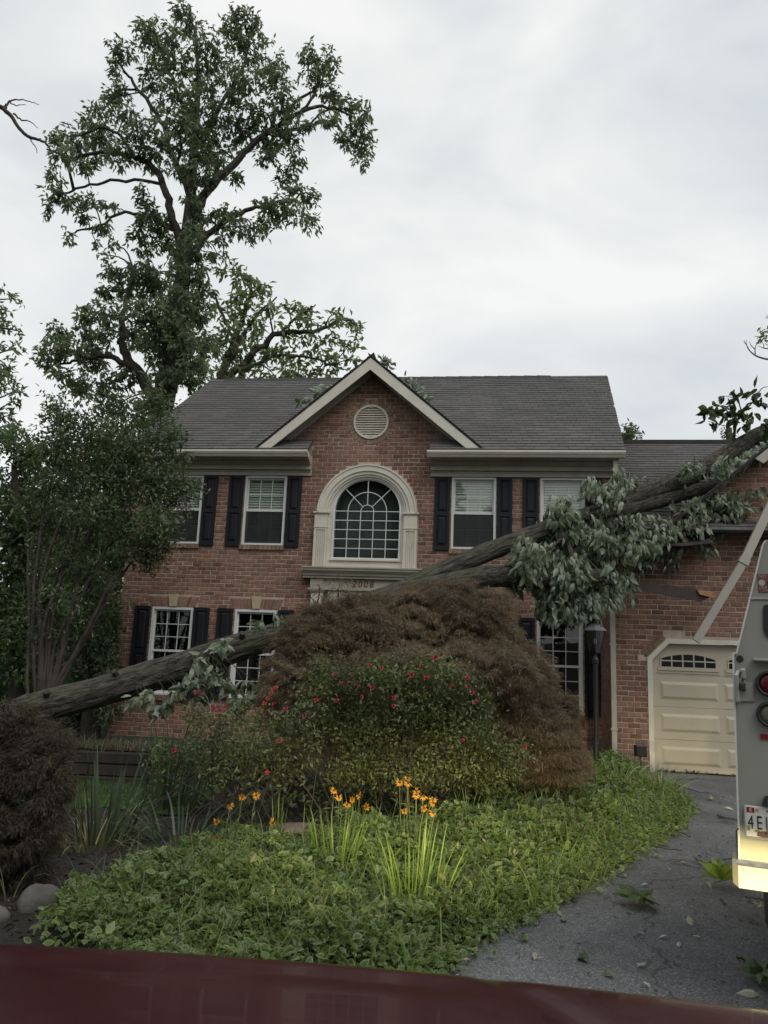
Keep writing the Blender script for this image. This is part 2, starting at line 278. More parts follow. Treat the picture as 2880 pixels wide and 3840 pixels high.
# ------------------------------------------------------------------ mesh building
COL = SC.collection
OFF = {}                                                    # parent name -> world offset
class MB:
    def __init__(s): s.v = []; s.f = []
    def add(s, vs, fs):
        n = len(s.v); s.v += [tuple(map(float, q)) for q in vs]; s.f += [tuple(i+n for i in f) for f in fs]; return s
    def box(s, x0, x1, y0, y1, z0, z1):
        return s.add([(x0,y0,z0),(x1,y0,z0),(x1,y1,z0),(x0,y1,z0),(x0,y0,z1),(x1,y0,z1),(x1,y1,z1),(x0,y1,z1)],
                     [(3,2,1,0),(4,5,6,7),(0,1,5,4),(1,2,6,5),(2,3,7,6),(3,0,4,7)])
    def bevbox(s, x0, x1, y0, y1, z0, z1, b):              # bevelled front (y0 side)
        s.add([(x0,y1,z0),(x1,y1,z0),(x1,y1,z1),(x0,y1,z1),(x0,y0+b,z0),(x1,y0+b,z0),(x1,y0+b,z1),(x0,y0+b,z1),(x0+b,y0,z0+b),(x1-b,y0,z0+b),(x1-b,y0,z1-b),(x0+b,y0,z1-b)],
              [(0,1,5,4),(1,2,6,5),(2,3,7,6),(3,0,4,7),(4,5,9,8),(5,6,10,9),(6,7,11,10),(7,4,8,11),(8,9,10,11),(3,2,1,0)]); return s
    def extr(s, poly, axis, a0, a1):                       # poly in the two other axes
        n = len(poly)
        def P(q, a):
            return {'x': (a, q[0], q[1]), 'y': (q[0], a, q[1]), 'z': (q[0], q[1], a)}[axis]
        vs = [P(q, a0) for q in poly] + [P(q, a1) for q in poly]
        fs = [tuple(range(n))[::-1], tuple(range(n, 2*n))] + [(i, (i+1) % n, (i+1) % n+n, i+n) for i in range(n)]
        return s.add(vs, fs)
    def arc(s, prof, cu, cz, a0, a1, n):                   # profile of (radius, s) swept round (cu, cz) in the wall plane
        vs = []; fs = []; k = len(prof)
        for i in range(n+1):
            a = a0+(a1-a0)*i/n
            vs += [(cu+r*math.cos(a), y, cz+r*math.sin(a)) for r, y in prof]
        for i in range(n):
            for j in range(k):
                fs.append((i*k+j, i*k+(j+1) % k, (i+1)*k+(j+1) % k, (i+1)*k+j))
        fs += [tuple(range(k)), tuple(n*k+j for j in range(k))[::-1]]
        return s.add(vs, fs)
    def tube(s, pts, rad, n=8, cap=True):
        pts = np.array(pts, float); m = len(pts)
        if np.isscalar(rad): rad = [rad]*m
        tg = np.gradient(pts, axis=0); tg /= np.linalg.norm(tg, axis=1)[:, None]+1e-9
        ref = np.array([0, 0, 1.]) if abs(tg[0][2]) < .9 else np.array([1., 0, 0])
        vs = []; fs = []
        a = np.cross(tg[0], ref); a /= np.linalg.norm(a)
        for i in range(m):
            a = a - tg[i]*(a@tg[i]); a /= np.linalg.norm(a)+1e-9; b = np.cross(tg[i], a)
            for j in range(n):
                q = 2*math.pi*j/n; vs.append(pts[i]+rad[i]*(math.cos(q)*a+math.sin(q)*b))
        for i in range(m-1):
            for j in range(n): fs.append((i*n+j, i*n+(j+1) % n, (i+1)*n+(j+1) % n, (i+1)*n+j))
        if cap: fs += [tuple(range(n))[::-1], tuple((m-1)*n+j for j in range(n))]
        return s.add(vs, fs)
    def lathe(s, prof, cx, cy, n=16, a0=0, axis='z'):
        k = len(prof); vs = []; fs = []
        for i in range(n):
            a = 2*math.pi*i/n+a0
            for r, z in prof:
                vs.append((cx+r*math.cos(a), cy+r*math.sin(a), z))
        for i in range(n):
            for j in range(k-1): fs.append((i*k+j, ((i+1) % n)*k+j, ((i+1) % n)*k+j+1, i*k+j+1))
        return s.add(vs, fs)
    def blob(s, c, r, nu=10, nv=6):
        vs = []; fs = []
        for i in range(nv+1):
            th = math.pi*i/nv
            for j in range(nu):
                ph = 2*math.pi*j/nu; vs.append((c[0]+r[0]*math.sin(th)*math.cos(ph), c[1]+r[1]*math.sin(th)*math.sin(ph), c[2]+r[2]*math.cos(th)))
        for i in range(nv):
            for j in range(nu): fs.append((i*nu+j, i*nu+(j+1) % nu, (i+1)*nu+(j+1) % nu, (i+1)*nu+j))
        return s.add(vs, fs)
    def mesh(s, name, material, smooth=False):
        me = bpy.data.meshes.new(name); me.from_pydata(s.v, [], s.f); me.materials.append(material)
        if smooth: me.polygons.foreach_set('use_smooth', [True]*len(me.polygons))
        me.update(); return me
    def build(s, name, material, parent=None, smooth=False, local=False):
        if parent is not None and not local and parent.name in OFF:
            o = OFF[parent.name]; s.v = [(q[0]-o[0], q[1]-o[1], q[2]-o[2]) for q in s.v]
        me = s.mesh(name, material, smooth)
        ob = bpy.data.objects.new(name, me); COL.objects.link(ob)
        if parent is not None:
            ob.parent = parent; OFF[ob.name] = OFF.get(parent.name, (0, 0, 0)) if not local else (0, 0, 0)
        return ob
def tag(o, label, cat, group=None, kind=None):
    if label: o['label'] = label
    if cat: o['category'] = cat
    if group: o['group'] = group
    if kind: o['kind'] = kind
    return o
def thing(name, label, cat, loc=(0, 0, 0), group=None, rotz=0):
    o = bpy.data.objects.new(name, None); COL.objects.link(o); o.location = tuple(map(float, loc)); o.rotation_euler = (0, 0, rotz)
    o.empty_display_size = .1
    OFF[o.name] = tuple(map(float, loc)) if rotz == 0 else (0, 0, 0)
    return tag(o, label, cat, group)
def kind(o, k): o['kind'] = k; return o

# fast mesh from a repeated leaf template -------------------------------------------------------
TPL = {
 'lance': (np.array([(0,0,0),(.42,-.5,.10),(1,0,-.12),(.42,.5,.10)]), [(0,1,2),(0,2,3)]),
 'oval': (np.array([(0,0,0),(.28,-.42,.07),(.70,-.38,.04),(1,0,-.10),(.70,.38,.04),(.28,.42,.07)]), [(0,1,2,3),(0,3,4,5)]),
 'wilt': (np.array([(0,0,0),(.24,-.40,.02),(.24,0,.13),(.24,.40,.02),(.56,-.44,-.05),(.56,0,.12),(.56,.44,-.05),(1,0,-.22)]),
          [(0,1,2),(0,2,3),(1,4,5,2),(2,5,6,3),(4,7,5),(5,7,6)]),
 'lobed': (np.array([(0,0,0),(.25,-.30,.05),(.42,-.16,.03),(.62,-.55,.02),(.72,-.2,.0),(1,0,-.12),(.72,.2,.0),(.62,.55,.02),(.42,.16,.03),(.25,.30,.05)]),
           [(0,1,2),(2,3,4),(0,2,8),(2,4,6,8),(4,5,6),(8,6,7),(0,8,9)]),
 'needle': (np.array([(0,-.5,0),(0,.5,0),(1,0,-.1)]), [(0,1,2)]),
 'thread': (np.array([(0,0,0),(.4,-.5,.03),(1,0,-.14),(.4,.5,.03)]), [(0,1,2,3)]),
}
TUV = {'oval': [(0,0),(.95,0),(.95,0),(.8,0),(.95,0),(.95,0)]}
# variegated leaf: inner ring (rim 0) and outer ring (rim 1)
_o = np.array([(0,0,0),(.25,-.40,.06),(.62,-.42,.05),(1,0,-.08),(.62,.42,.05),(.25,.40,.06)])
_i = np.array([(.45,0,-.01)])
TPL['rim'] = (np.vstack([_o, _i]), [(0,1,6),(1,2,6),(2,3,6),(3,4,6),(4,5,6),(5,0,6)])
TUV['rim'] = [(1,0)]*6+[(0,0)]
def unit(a): return a/(np.linalg.norm(a, axis=-1, keepdims=True)+1e-9)
def leaves(name, P, D, L, Wd, material, parent=None, tpl='lance', up=None, upw=.8):
    n = len(P); P = np.asarray(P, float); D = unit(np.asarray(D, float))
    L = np.broadcast_to(L, n); Wd = np.broadcast_to(Wd, n)
    R = rng.normal(size=(n, 3))
    if up is None: up = np.array([0, 0, 1.])
    R = R*(1-upw)+np.asarray(up)*upw
    Nn = unit(R - D*np.sum(R*D, axis=1, keepdims=True)); S = np.cross(D, Nn)
    T, F = TPL[tpl]; mcount = len(T)
    V = P[:, None, :] + T[None, :, 0, None]*L[:, None, None]*D[:, None, :] + T[None, :, 1, None]*Wd[:, None, None]*S[:, None, :] + T[None, :, 2, None]*L[:, None, None]*Nn[:, None, :]
    return raw(name, V.reshape(-1, 3), F, n, mcount, material, parent, tpl), (D, S, Nn)
def raw(name, V, F, n, mcount, material, parent, tpl=None):
    if parent is not None and parent.name in OFF: V = V-np.array(OFF[parent.name])
    me = bpy.data.meshes.new(name)
    ls = np.array([len(f) for f in F]); lv = np.concatenate([np.array(f) for f in F])
    me.vertices.add(len(V)); me.vertices.foreach_set('co', V.astype(np.float32).ravel())
    nl = len(lv)*n; me.loops.add(nl)
    idx = (lv[None, :]+np.arange(n)[:, None]*mcount).ravel().astype(np.int32)
    me.loops.foreach_set('vertex_index', idx)
    tot = np.tile(ls, n); st = np.concatenate([[0], np.cumsum(tot)[:-1]])
    me.polygons.add(len(tot)); me.polygons.foreach_set('loop_start', st.astype(np.int32))
    if tpl in TUV:
        uvl = me.uv_layers.new(name='UVMap'); uv = np.array(TUV[tpl])[lv]; uvl.data.foreach_set('uv', np.tile(uv, (n, 1)).astype(np.float32).ravel())
    me.materials.append(material); me.update(calc_edges=True); me.validate()
    o = bpy.data.objects.new(name, me); COL.objects.link(o)
    if parent is not None: o.parent = parent; OFF[o.name] = OFF.get(parent.name, (0, 0, 0))
    return o
def blades(name, base, dirs, L, Wd, material, parent=None, seg=4, droop=.5):
    """curved strap leaves: base (n,3), dirs (n,3) initial direction"""
    n = len(base); L = np.broadcast_to(L, n); Wd = np.broadcast_to(Wd, n); droop = np.broadcast_to(droop, n)
    dirs = unit(np.asarray(dirs, float)); hor = dirs*np.array([1, 1, 0]); hor = unit(hor+rng.normal(size=(n, 3))*.02*np.array([1, 1, 0]))
    side = np.cross(hor, np.array([0, 0, 1.])); tw = rng.normal(size=n)*.6
    side = unit(side*np.cos(tw)[:, None] + hor*np.sin(tw)[:, None])
    V = np.zeros((n, 2*seg+1, 3)); p = np.array(base, float); d = dirs.copy()
    for i in range(seg):
        wv = (Wd*(1-.75*(i/seg)**1.6)*.5)[:, None]*side
        V[:, 2*i] = p-wv; V[:, 2*i+1] = p+wv
        p = p+d*(L/seg)[:, None]; d = unit(d+(hor*.25-np.array([0, 0, 1.])*.6)*droop[:, None]*(i+1)/seg)
    V[:, 2*seg] = p
    F = [(2*i, 2*i+1, 2*i+3, 2*i+2) for i in range(seg-1)]+[(2*seg-2, 2*seg-1, 2*seg)]
    return raw(name, V.reshape(-1, 3), F, n, 2*seg+1, material, parent)
def smooth_path(pts, n):
    pts = np.array(pts, float); m = len(pts); P = np.vstack([2*pts[0]-pts[1], pts, 2*pts[-1]-pts[-2]])
    outp = []
    for q in np.linspace(0, m-1-1e-6, n):
        i = int(q); f = q-i; p0, p1, p2, p3 = P[i], P[i+1], P[i+2], P[i+3]
        outp.append(.5*((2*p1)+(-p0+p2)*f+(2*p0-5*p1+4*p2-p3)*f*f+(-p0+3*p1-3*p2+p3)*f**3))
    return np.array(outp)
def ell_points(ells, Y, leafarea, cover, k=5, depth=1.0, yj=0.0):
    """ellipses measured in the photograph -> tuft centres in world space, their owner's centre, radii"""
    C = []; T = []; OUTD = []
    for el in ells:
        x, y, rx, ry = el[:4]; Yc = (el[4] if len(el) > 4 else Y)+rng.normal()*yj
        c = AT(x, y, Yc); sc = Yc/ (FPX/K)
        a, b_ = rx*sc, ry*sc; dd = depth*max(a, b_)
        n = max(3, int(2.0*cover*math.pi*a*b_/leafarea/k))
        q = rng.normal(size=(n, 3)); q = q/np.linalg.norm(q, axis=1)[:, None]*rng.random((n, 1))**.45
        p = c + q[:, 0:1]*a*RIGHT + q[:, 1:2]*b_*UP + q[:, 2:3]*dd*np.array([0, 1., 0])
        C.append(c); T.append(p); OUTD.append(q[:, 0:1]*RIGHT+q[:, 1:2]*UP+q[:, 2:3]*np.array([0, 1., 0]))
    return C, T, OUTD
def tufts(T, O, k, spread, outw, hang):
    P = np.repeat(np.vstack(T), k, axis=0); Oo = np.repeat(np.vstack(O), k, axis=0)
    n = len(P); D = unit(rng.normal(size=(n, 3)))*1.0 + Oo*outw - np.array([0, 0, 1.])*hang
    P = P + rng.normal(size=(n, 3))*spread
    return P, unit(D)
def twigs(mb, C, T, skel, r0=.02, n=4, per=3, sag=.1):
    S = np.array(skel)
    for c, tt in zip(C, T):
        i = np.argmin(np.linalg.norm(S-c, axis=1)+.6*np.maximum(0, S[:, 2]-c[2]))
        a = S[i]; d = np.linalg.norm(c-a)
        if d > .05:
            mid = (a+c)/2+rng.normal(size=3)*d*.09+np.array([0, 0, sag*d])
            mb.tube(smooth_path([a, mid, c], 6), np.linspace(r0*min(2.0, .5+d*.5), r0*.45, 6), n, False)
        for q in tt[:per]:
            m2 = (q+c)/2+rng.normal(size=3)*.06
            mb.tube([c, m2, q], [r0*.45, r0*.3, r0*.15], 3, False)
def crown(E, ox, oy, k): return [(ox+e[0]*k, oy+e[1]*k, e[2]*k, e[3]*k) + tuple(e[4:]) for e in E]

# =================================================================== GROUND
def edge_x(y):
    return float(np.interp(y, [-6, 2, 3, 4.62, 5.43, 6.4, 7.51, 8.84, 9.6, 10.6, 11.6, 12.6], [-5.5, -1.0, -.40, .56, 1.08, 1.62, 2.22, 3.0, 3.45, 3.75, 3.85, 3.9]))
gx = np.concatenate([[-900, -300, -100, -40], np.linspace(-20, 20, 41), [40, 100, 300, 900]]); gy = np.concatenate([[-900, -300, -100, -30], np.linspace(-12, 40, 53), [80, 200, 500, 1500]])
mb = MB(); vs = [(x, y, -.05 + (.03*math.sin(x*1.3)*math.cos(y*.9) if abs(x) < 20 and abs(y) < 40 else 0) - .01) for y in gy for x in gx]; nx = len(gx)
mb.add(vs, [(j*nx+i, j*nx+i+1, (j+1)*nx+i+1, (j+1)*nx+i) for j in range(len(gy)-1) for i in range(nx-1)])
tag(mb.build('ground', M_GROUND), None, None, kind='structure')
mb = MB(); ys = np.linspace(-6, 12.9, 64)
vs = []
for y in ys:
    e = edge_x(y)
    for x in np.linspace(e+.012*math.sin(y*9)+.008*math.sin(y*23), 14, 24): vs.append((x, y, .0+.006*math.sin(x*1.7+y)))
mb.add(vs, [(j*24+i, j*24+i+1, (j+1)*24+i+1, (j+1)*24+i) for j in range(63) for i in range(23)])
tag(mb.build('driveway', M_ASPH, smooth=True), None, None, kind='structure')
def bedz(x, y):
    e = edge_x(y); k = min(1, max(0, (e-x)/.5))
    return -.012 + k*(.05+.03*math.sin(2.1*x+.5)*math.cos(1.7*y)+.016*math.sin(7*x)*math.sin(6*y)) + .10*max(0, min(1, (y-9)/3))*k*(1 if x > 0 else 0)
mb = MB(); ys = np.linspace(1.5, 13.0, 90); NB = 80; vs = []
for y in ys:
    e = edge_x(y)+.03*math.sin(y*7)
    for x in np.linspace(-8.0, e, NB): vs.append((x, y, bedz(x, y)+rng.normal()*.006))
mb.add(vs, [(j*NB+i, j*NB+i+1, (j+1)*NB+i+1, (j+1)*NB+i) for j in range(89) for i in range(NB-1)])
tag(mb.build('garden_bed', M_MULCH, smooth=True), None, None, kind='structure')

# =================================================================== HOUSE
house = thing('brick_house', 'two storey red brick house with black shutters and a fallen tree across it', 'house', H2W(0, 0, 0), rotz=-YAW)
def hb(mb, name, m, parent=house, smooth=False): return mb.build(name, m, parent, smooth)
UL, UR, UC = -7.09, 2.25, -2.33
EAVE = 5.37
GS = -1.4                                                   # garage front wall plane
GU0, GU1 = 1.95, 9.2
up_win = [(-6.44, -5.62), (-4.76, -3.93), (-.735, .09), (.90, 1.70)]
lo_win = [(-6.43, -5.61), (-4.78, -3.96), (.84, 1.645)]
UZ0, UZ1 = 3.60, 4.965
LZ0, LZ1 = .72, 2.36
PIT, JO, CH = .197, .011, .0802
TANG = 1.83/2.15
def gable_hw(z): return (7.22-z)/TANG
def sub(iv, a, b):
    o = []
    for p, q in iv:
        if b <= p or a >= q: o.append((p, q)); continue
        if a > p: o.append((p, a))
        if b < q: o.append((b, q))
    return o
def main_iv(z):
    if z < EAVE+.02: iv = [(UL, UR)]
    else:
        h = gable_hw(z)
        if h < .1: return []
        iv = [(UC-h, UC+h)]
        if z < 5.62: iv = [(max(UC-h, -3.47), min(UC+h, -1.13))]
    if UZ0-.10 < z < UZ1+.01:
        for a, b in up_win: iv = sub(iv, a-.004, b+.004)
    if LZ0-.02 < z < LZ1+.015:
        for a, b in lo_win: iv = sub(iv, a-.004, b+.004)
    if LZ1 < z < 2.575:
        for a, b in lo_win:
            c = (a+b)/2; k = .04+(z-LZ1)*.35; iv = sub(iv, a-k, b+k)
    if z < 3.2: iv = sub(iv, -3.33, -1.33)
    elif z < 4.285: iv = sub(iv, -3.32, -1.35)
    elif z < 5.24:
        h = math.sqrt(max(0, .955**2-(z-4.285)**2)); iv = sub(iv, UC-h, UC+h)
    if abs(z-6.055) < .455:
        h = math.sqrt(.455**2-(z-6.055)**2); iv = sub(iv, UC-h, UC+h)
    return iv
WG0, WGS = 3.72, .84                                        # wing gable: eave height and slope
def wing_iv(z):
    if z < WG0: iv = [(GU0, GU1)]
    else:
        a = 2.75+(z-WG0)/WGS; b = 8.05-(z-WG0)/WGS
        if b-a < .2: return []
        iv = [(a, b)]
    if z < 1.73: iv = sub(iv, 2.47, 5.2)
    elif z < 2.06: iv = sub(iv, 2.47+(z-1.725)*.98, 5.2-(z-1.725)*.98)
    # sloping brick header over the chamfer
    if 1.72 < z < 2.20:
        k = 2.47+(z-1.725)*.98; iv = sub(iv, k-.14, k+.2)
    return iv
full = []; field = []
def course_bricks(fn, s, z0, z1, tagname):
    n = int((z1-z0)/CH)
    for i in range(n):
        za = z0+i*CH; zc = za+CH/2; iv = fn(zc); off = (PIT/2 if i % 2 else 0)+.01*math.sin(i*1.7)
        for p, q in iv:
            k = math.floor((p-off)/PIT)
            while off+k*PIT < q:
                a = max(p+JO*.3, off+k*PIT+JO/2); b_ = min(q-JO*.3, off+(k+1)*PIT-JO/2); k += 1
                if b_-a < .025: continue
                rec = (a, b_, s, za+JO/2, za+CH-JO/2, tagname)
                (full if b_-a > PIT-JO-.002 else field).append(rec)
course_bricks(main_iv, 0, -.2, 7.2, 'm')
course_bricks(wing_iv, GS, -.16, 6.0, 'w')
def vis(r):
    a, b, s, z0, z1, tg = r
    if tg == 'w': return (a < 2.5 and .3 < z0 < 3.0) or (2.4 < a < 3.6 and 2.05 < z0 < 2.9)
    return (-3.5 < a < -1.2 and z0 > 4.9) or (-7 < a < -3.4 and 2.6 < z0 < 3.5) or (-1.3 < a < 1 and 2.9 < z0 < 3.55)
def dist(r):
    p = H2W((r[0]+r[1])/2, r[2], r[3]); return np.linalg.norm(p-[0, 0, EYE])
cand = sorted([r for r in full if vis(r)], key=dist)
single = cand[:292]; ids = set(map(id, single))
rest = field+[r for r in full if id(r) not in ids]
fb = MB()
def brick_geo(mb, a, b, s, z0, z1):
    j = rng.normal(size=4)*.0016
    mb.bevbox(a+j[0], b+j[1], s-.007+rng.normal()*.0018, s+.03, z0+j[2], z1+j[3], .006)
for a, b_, s, z0, z1, tg in rest: brick_geo(fb, a, b_, s, z0, z1)
kind(hb(fb, 'brick_facing', M_BRICK), 'stuff')
bl = PIT-JO; bh = CH-JO
bms = []
for q in range(3):
    k = MB(); k.bevbox(-bl/2, bl/2, -.007, .03, -bh/2, bh/2, .005+.0015*q); bms.append(k.mesh('brick', M_BRICK))
for i, (a, b_, s, z0, z1, tg) in enumerate(single):
    o = bpy.data.objects.new('brick', bms[i % 3]); COL.objects.link(o); o.parent = house
    o.location = ((a+b_)/2+rng.normal()*.001, s+rng.normal()*.0016, (z0+z1)/2+rng.normal()*.001); o.rotation_euler = (0, rng.normal()*.006, 0)
    o.scale = (1+rng.normal()*.006, 1, 1+rng.normal()*.02)
# mortar backing walls with real openings
def wall_rects(mb, u0, u1, z0, z1, s0, s1, ops):
    us = sorted({u0, u1, *[v for o in ops for v in o[:2] if u0 < v < u1]}); zs = sorted({z0, z1, *[v for o in ops for v in o[2:] if z0 < v < z1]})
    for i in range(len(us)-1):
        for j in range(len(zs)-1):
            cu, cz = (us[i]+us[i+1])/2, (zs[j]+zs[j+1])/2
            if any(o[0] < cu < o[1] and o[2] < cz < o[3] for o in ops): continue
            mb.box(us[i], us[i+1], s0, s1, zs[j], zs[j+1])
ops = [(a, b_, UZ0, UZ1) for a, b_ in up_win]+[(a, b_, LZ0, LZ1) for a, b_ in lo_win]+[(UC-.66, UC+.66, 3.35, 4.94), (-2.95, -1.71, -.2, 2.48)]
mb = MB(); wall_rects(mb, UL+.004, UR-.004, -.25, 5.4, .0, .12, ops)
mb.extr([(UC-gable_hw(5.4), 5.4), (UC+gable_hw(5.4), 5.4), (UC, 7.22)], 'y', .0, .12)
hb(mb, 'front_wall', M_MORTAR)
mb = MB()
wall_rects(mb, GU0+.004, GU1, -.25, WG0, GS, GS+.12, [(2.47, 5.2, -.25, 2.05)])
mb.extr([(2.47, 1.725), (2.79, 2.05), (2.47, 2.05)], 'y', GS, GS+.12)
mb.extr([(2.75, WG0), (8.05, WG0), (5.4, WG0+2.65*WGS)], 'y', GS, GS+.12)
hb(mb, 'garage_wall', M_MORTAR)
for bb in ((UL, UL+.12, .13, 6.89, -.3, 5.4), (UR-.12, UR, .13, 6.89, -.3, 5.4), (GU0, GU0+.12, GS+.13, -.01, -.3, WG0), (UL, UR, 6.9, 7.0, -.3, 5.4), (GU1-.1, GU1, GS+.13, 5, -.3, WG0)): mb = MB(); mb.box(*bb); hb(mb, 'side_wall', M_BRICK2)
# side wall bricks of the garage return, seen edge on
gb = MB()
for i in range(48):
    za = -.16+i*CH
    for k in range(7):
        a = GS+.005+k*PIT+(PIT/2 if i % 2 else 0)-.1; b_ = min(a+PIT-JO, -.02); a = max(a, GS+.006)
        if b_-a > .03: gb.box(GU0-.006, GU0+.03, a, b_, za+JO/2, za+CH-JO/2)
kind(hb(gb, 'return_brick', M_BRICK), 'stuff')
mb = MB(); mb.box(UL+.2, UR-.2, .75, .8, -.2, 5.3); hb(mb, 'dark_interior', M_DARK)  # one near-black sheet stands in for the darkness of the rooms
# --- double-hung windows
def pane_at(w, u0, u1, s, z0, z1, m=None):
    k = MB(); k.box(u0, u1, s, s+.004, z0, z1); hb(k, 'pane', m or M_GLASS, w)
def window(u0, u1, z0, z1, rows, blind, screen):
    f = .042; mb = MB()
    mb.box(u0, u0+f, -.012, .11, z0, z1); mb.box(u1-f, u1, -.012, .11, z0, z1)
    mb.box(u0+f, u1-f, -.014, .11, z1-f, z1); mb.box(u0+f, u1-f, -.03, .11, z0, z0+f*.8)
    w_ = hb(mb, 'window', M_WHITE)
    a, b_ = u0+f, u1-f; zm = (z0+z1)/2; st = .026
    for za, zb, s in ((zm-.02, z1-f, .035), (z0+f*.8, zm+.02, .062)):
        k = MB(); k.box(a, a+st, s, s+.026, za, zb); k.box(b_-st, b_, s, s+.026, za, zb); k.box(a+st, b_-st, s, s+.026, za, za+.042); k.box(a+st, b_-st, s, s+.026, zb-.034, zb)
        hb(k, 'sash', M_WHITE, w_)
        ga, gb_, gc, gd = a+st, b_-st, za+.042, zb-.034
        k = MB()
        for i in (1, 2):
            x = ga+(gb_-ga)*i/3; k.box(x-.0065, x+.0065, s+.004, s+.02, gc, gd)
        for j in range(1, rows):
            z = gc+(gd-gc)*j/rows; k.box(ga, gb_, s+.005, s+.019, z-.0065, z+.0065)
        hb(k, 'muntin', M_WHITE, w_)
        for i in range(3):
            for j in range(rows):
                pane_at(w_, ga+(gb_-ga)*i/3+.008, ga+(gb_-ga)*(i+1)/3-.008, s+.010, gc+(gd-gc)*j/rows+.008, gc+(gd-gc)*(j+1)/rows-.008, M_GLASS2 if blind else M_GLASS)
    if blind:
        k = MB(); n = int((z1-z0-.1)/.05)
        for j in range(n):
            z = z0+.06+j*.05; k.add([(a, .10, z), (b_, .10, z), (b_, .125, z+.046), (a, .125, z+.046)], [(0, 1, 2, 3)])
        hb(k, 'blind', M_BLIND, w_)
    if screen:
        k = MB(); k.box(a+.004, b_-.004, .028, .030, z0+f*.8, zm-.022); hb(k, 'screen', M_SCREEN, w_)
    return w_
for a, b_ in up_win: window(a, b_, UZ0, UZ1, 2, True, True)
for a, b_ in lo_win: window(a, b_, LZ0, LZ1, 3, False, False)
# --- shutters
def shutter(u0, u1, z0, z1):
    mb = MB(); st = .05; zm = z0+(z1-z0)*.49
    mb.box(u0, u0+st, -.045, -.008, z0, z1); mb.box(u1-st, u1, -.045, -.008, z0, z1)
    for za, zb in ((z0, z0+.08), (zm-.035, zm+.035), (z1-.06, z1)): mb.box(u0+st, u1-st, -.044, -.008, za, zb)
    s_ = hb(mb, 'shutter', M_SHUTTER)
    for za, zb in ((z0+.08, zm-.035), (zm+.035, z1-.06)):
        k = MB(); a, b_ = u0+st, u1-st
        k.box(a, b_, -.022, -.009, za, zb)
        k.add([(a+.018, -.022, za+.018), (b_-.018, -.022, za+.018), (b_-.018, -.022, zb-.018), (a+.018, -.022, zb-.018), (a+.05, -.041, za+.055), (b_-.05, -.041, za+.055), (b_-.05, -.041, zb-.055), (a+.05, -.041, zb-.055)],
              [(0, 1, 5, 4), (1, 2, 6, 5), (2, 3, 7, 6), (3, 0, 4, 7), (4, 5, 6, 7)])
        hb(k, 'shutter_panel', M_SHUTTER, s_)
for a, b_ in up_win:
    shutter(a-.32, a-.03, UZ0-.03, UZ1+.0); shutter(b_+.02, min(b_+.30, 2.0), UZ0-.03, UZ1+.0)
for a, b_ in lo_win:
    shutter(a-.34, a-.035, LZ0-.03, LZ1+.01); shutter(b_+.025, min(b_+.33, GU0-.01), LZ0-.03, LZ1+.01)
# --- brick sills, flat arches, keystones
def solid_brick(mb_pts, s0, s1, m=M_BRICK2, name='brick'):
    k = MB(); k.extr(mb_pts, 'y', s0, s1); return hb(k, name, m)
for a, b_ in up_win:
    n = 11
    for i in range(n):
        x = a-.03+(b_-a+.06)*i/n; y = a-.03+(b_-a+.06)*(i+1)/n-.009
        solid_brick([(x, UZ0-.092), (y, UZ0-.092), (y, UZ0-.006), (x, UZ0-.006)], -.045+rng.normal()*.002, .04, name='sill_brick')
for a, b_ in lo_win:
    c = (a+b_)/2; n = 14
    for i in range(n):
        t0 = i/n; t1 = (i+1)/n
        xb0 = a-.04+(b_-a+.08)*t0; xb1 = a-.04+(b_-a+.08)*t1-.010; xt0 = c+(xb0-c)*1.17; xt1 = c+(xb1-c)*1.17
        if abs((xb0+xb1)/2-c) < .075: continue
        solid_brick([(xb0, LZ1+.018), (xb1, LZ1+.018), (xt1, LZ1+.205), (xt0, LZ1+.205)], -.009+rng.normal()*.002, .03, name='arch_brick', m=M_BRICK)
    solid_brick([(c-.07, LZ1+.018), (c+.07, LZ1+.018), (c+.10, LZ1+.255), (c-.10, LZ1+.255)], -.03, .03, M_KEY, 'keystone')
    for i in range(9):
        x = a-.03+(b_-a+.06)*i/9; y = a-.03+(b_-a+.06)*(i+1)/9-.009
        solid_brick([(x, LZ0-.1), (y, LZ0-.1), (y, LZ0-.006), (x, LZ0-.006)], -.045, .04, name='sill_brick')
# --- arched window
aw = MB(); R0 = .655
aw.arc([(R0, -.03), (R0, .08), (R0-.035, .08), (R0-.035, -.03)], UC, 4.285, 0, math.pi, 40)
aw.box(UC-R0, UC-R0+.035, -.03, .08, 3.36, 4.285); aw.box(UC+R0-.035, UC+R0, -.03, .08, 3.36, 4.285); aw.box(UC-R0+.035, UC+R0-.035, -.032, .08, 3.36, 3.392)
aw = hb(aw, 'arched_window', M_WHITE)
RI = R0-.035; mw = .0065
k = MB(); xs = [-.372, -.124, .124, .372]; zs = [3.392+(4.285-3.392)*j/5 for j in range(6)]
for x in xs: k.box(UC+x-mw, UC+x+mw, -.012, .012, 3.392, 4.285-mw)
for z in zs[1:]: k.box(UC-RI, UC+RI, -.014, .010, z-mw, z+mw)
for r in (.124, .372): k.arc([(r-mw, -.013), (r-mw, .011), (r+mw, .011), (r+mw, -.013)], UC, 4.285, 0, math.pi, 28)
for a in (45, 90, 135):
    a = math.radians(a); ca, sa = math.cos(a), math.sin(a)
    p = [(UC+r*ca+q*mw*-sa, 4.285+r*sa+q*mw*ca) for r, q in ((.132, 1), (.132, -1), (RI, -1), (RI, 1))]
    k.extr(p, 'y', -.0125, .0115)
hb(k, 'muntin', M_WHITE, aw)
xe = [-RI]+xs+[RI]
for i in range(5):
    for j in range(5): pane_at(aw, UC+xe[i]+mw, UC+xe[i+1]-mw, 0.0, zs[j]+mw, zs[j+1]-mw)
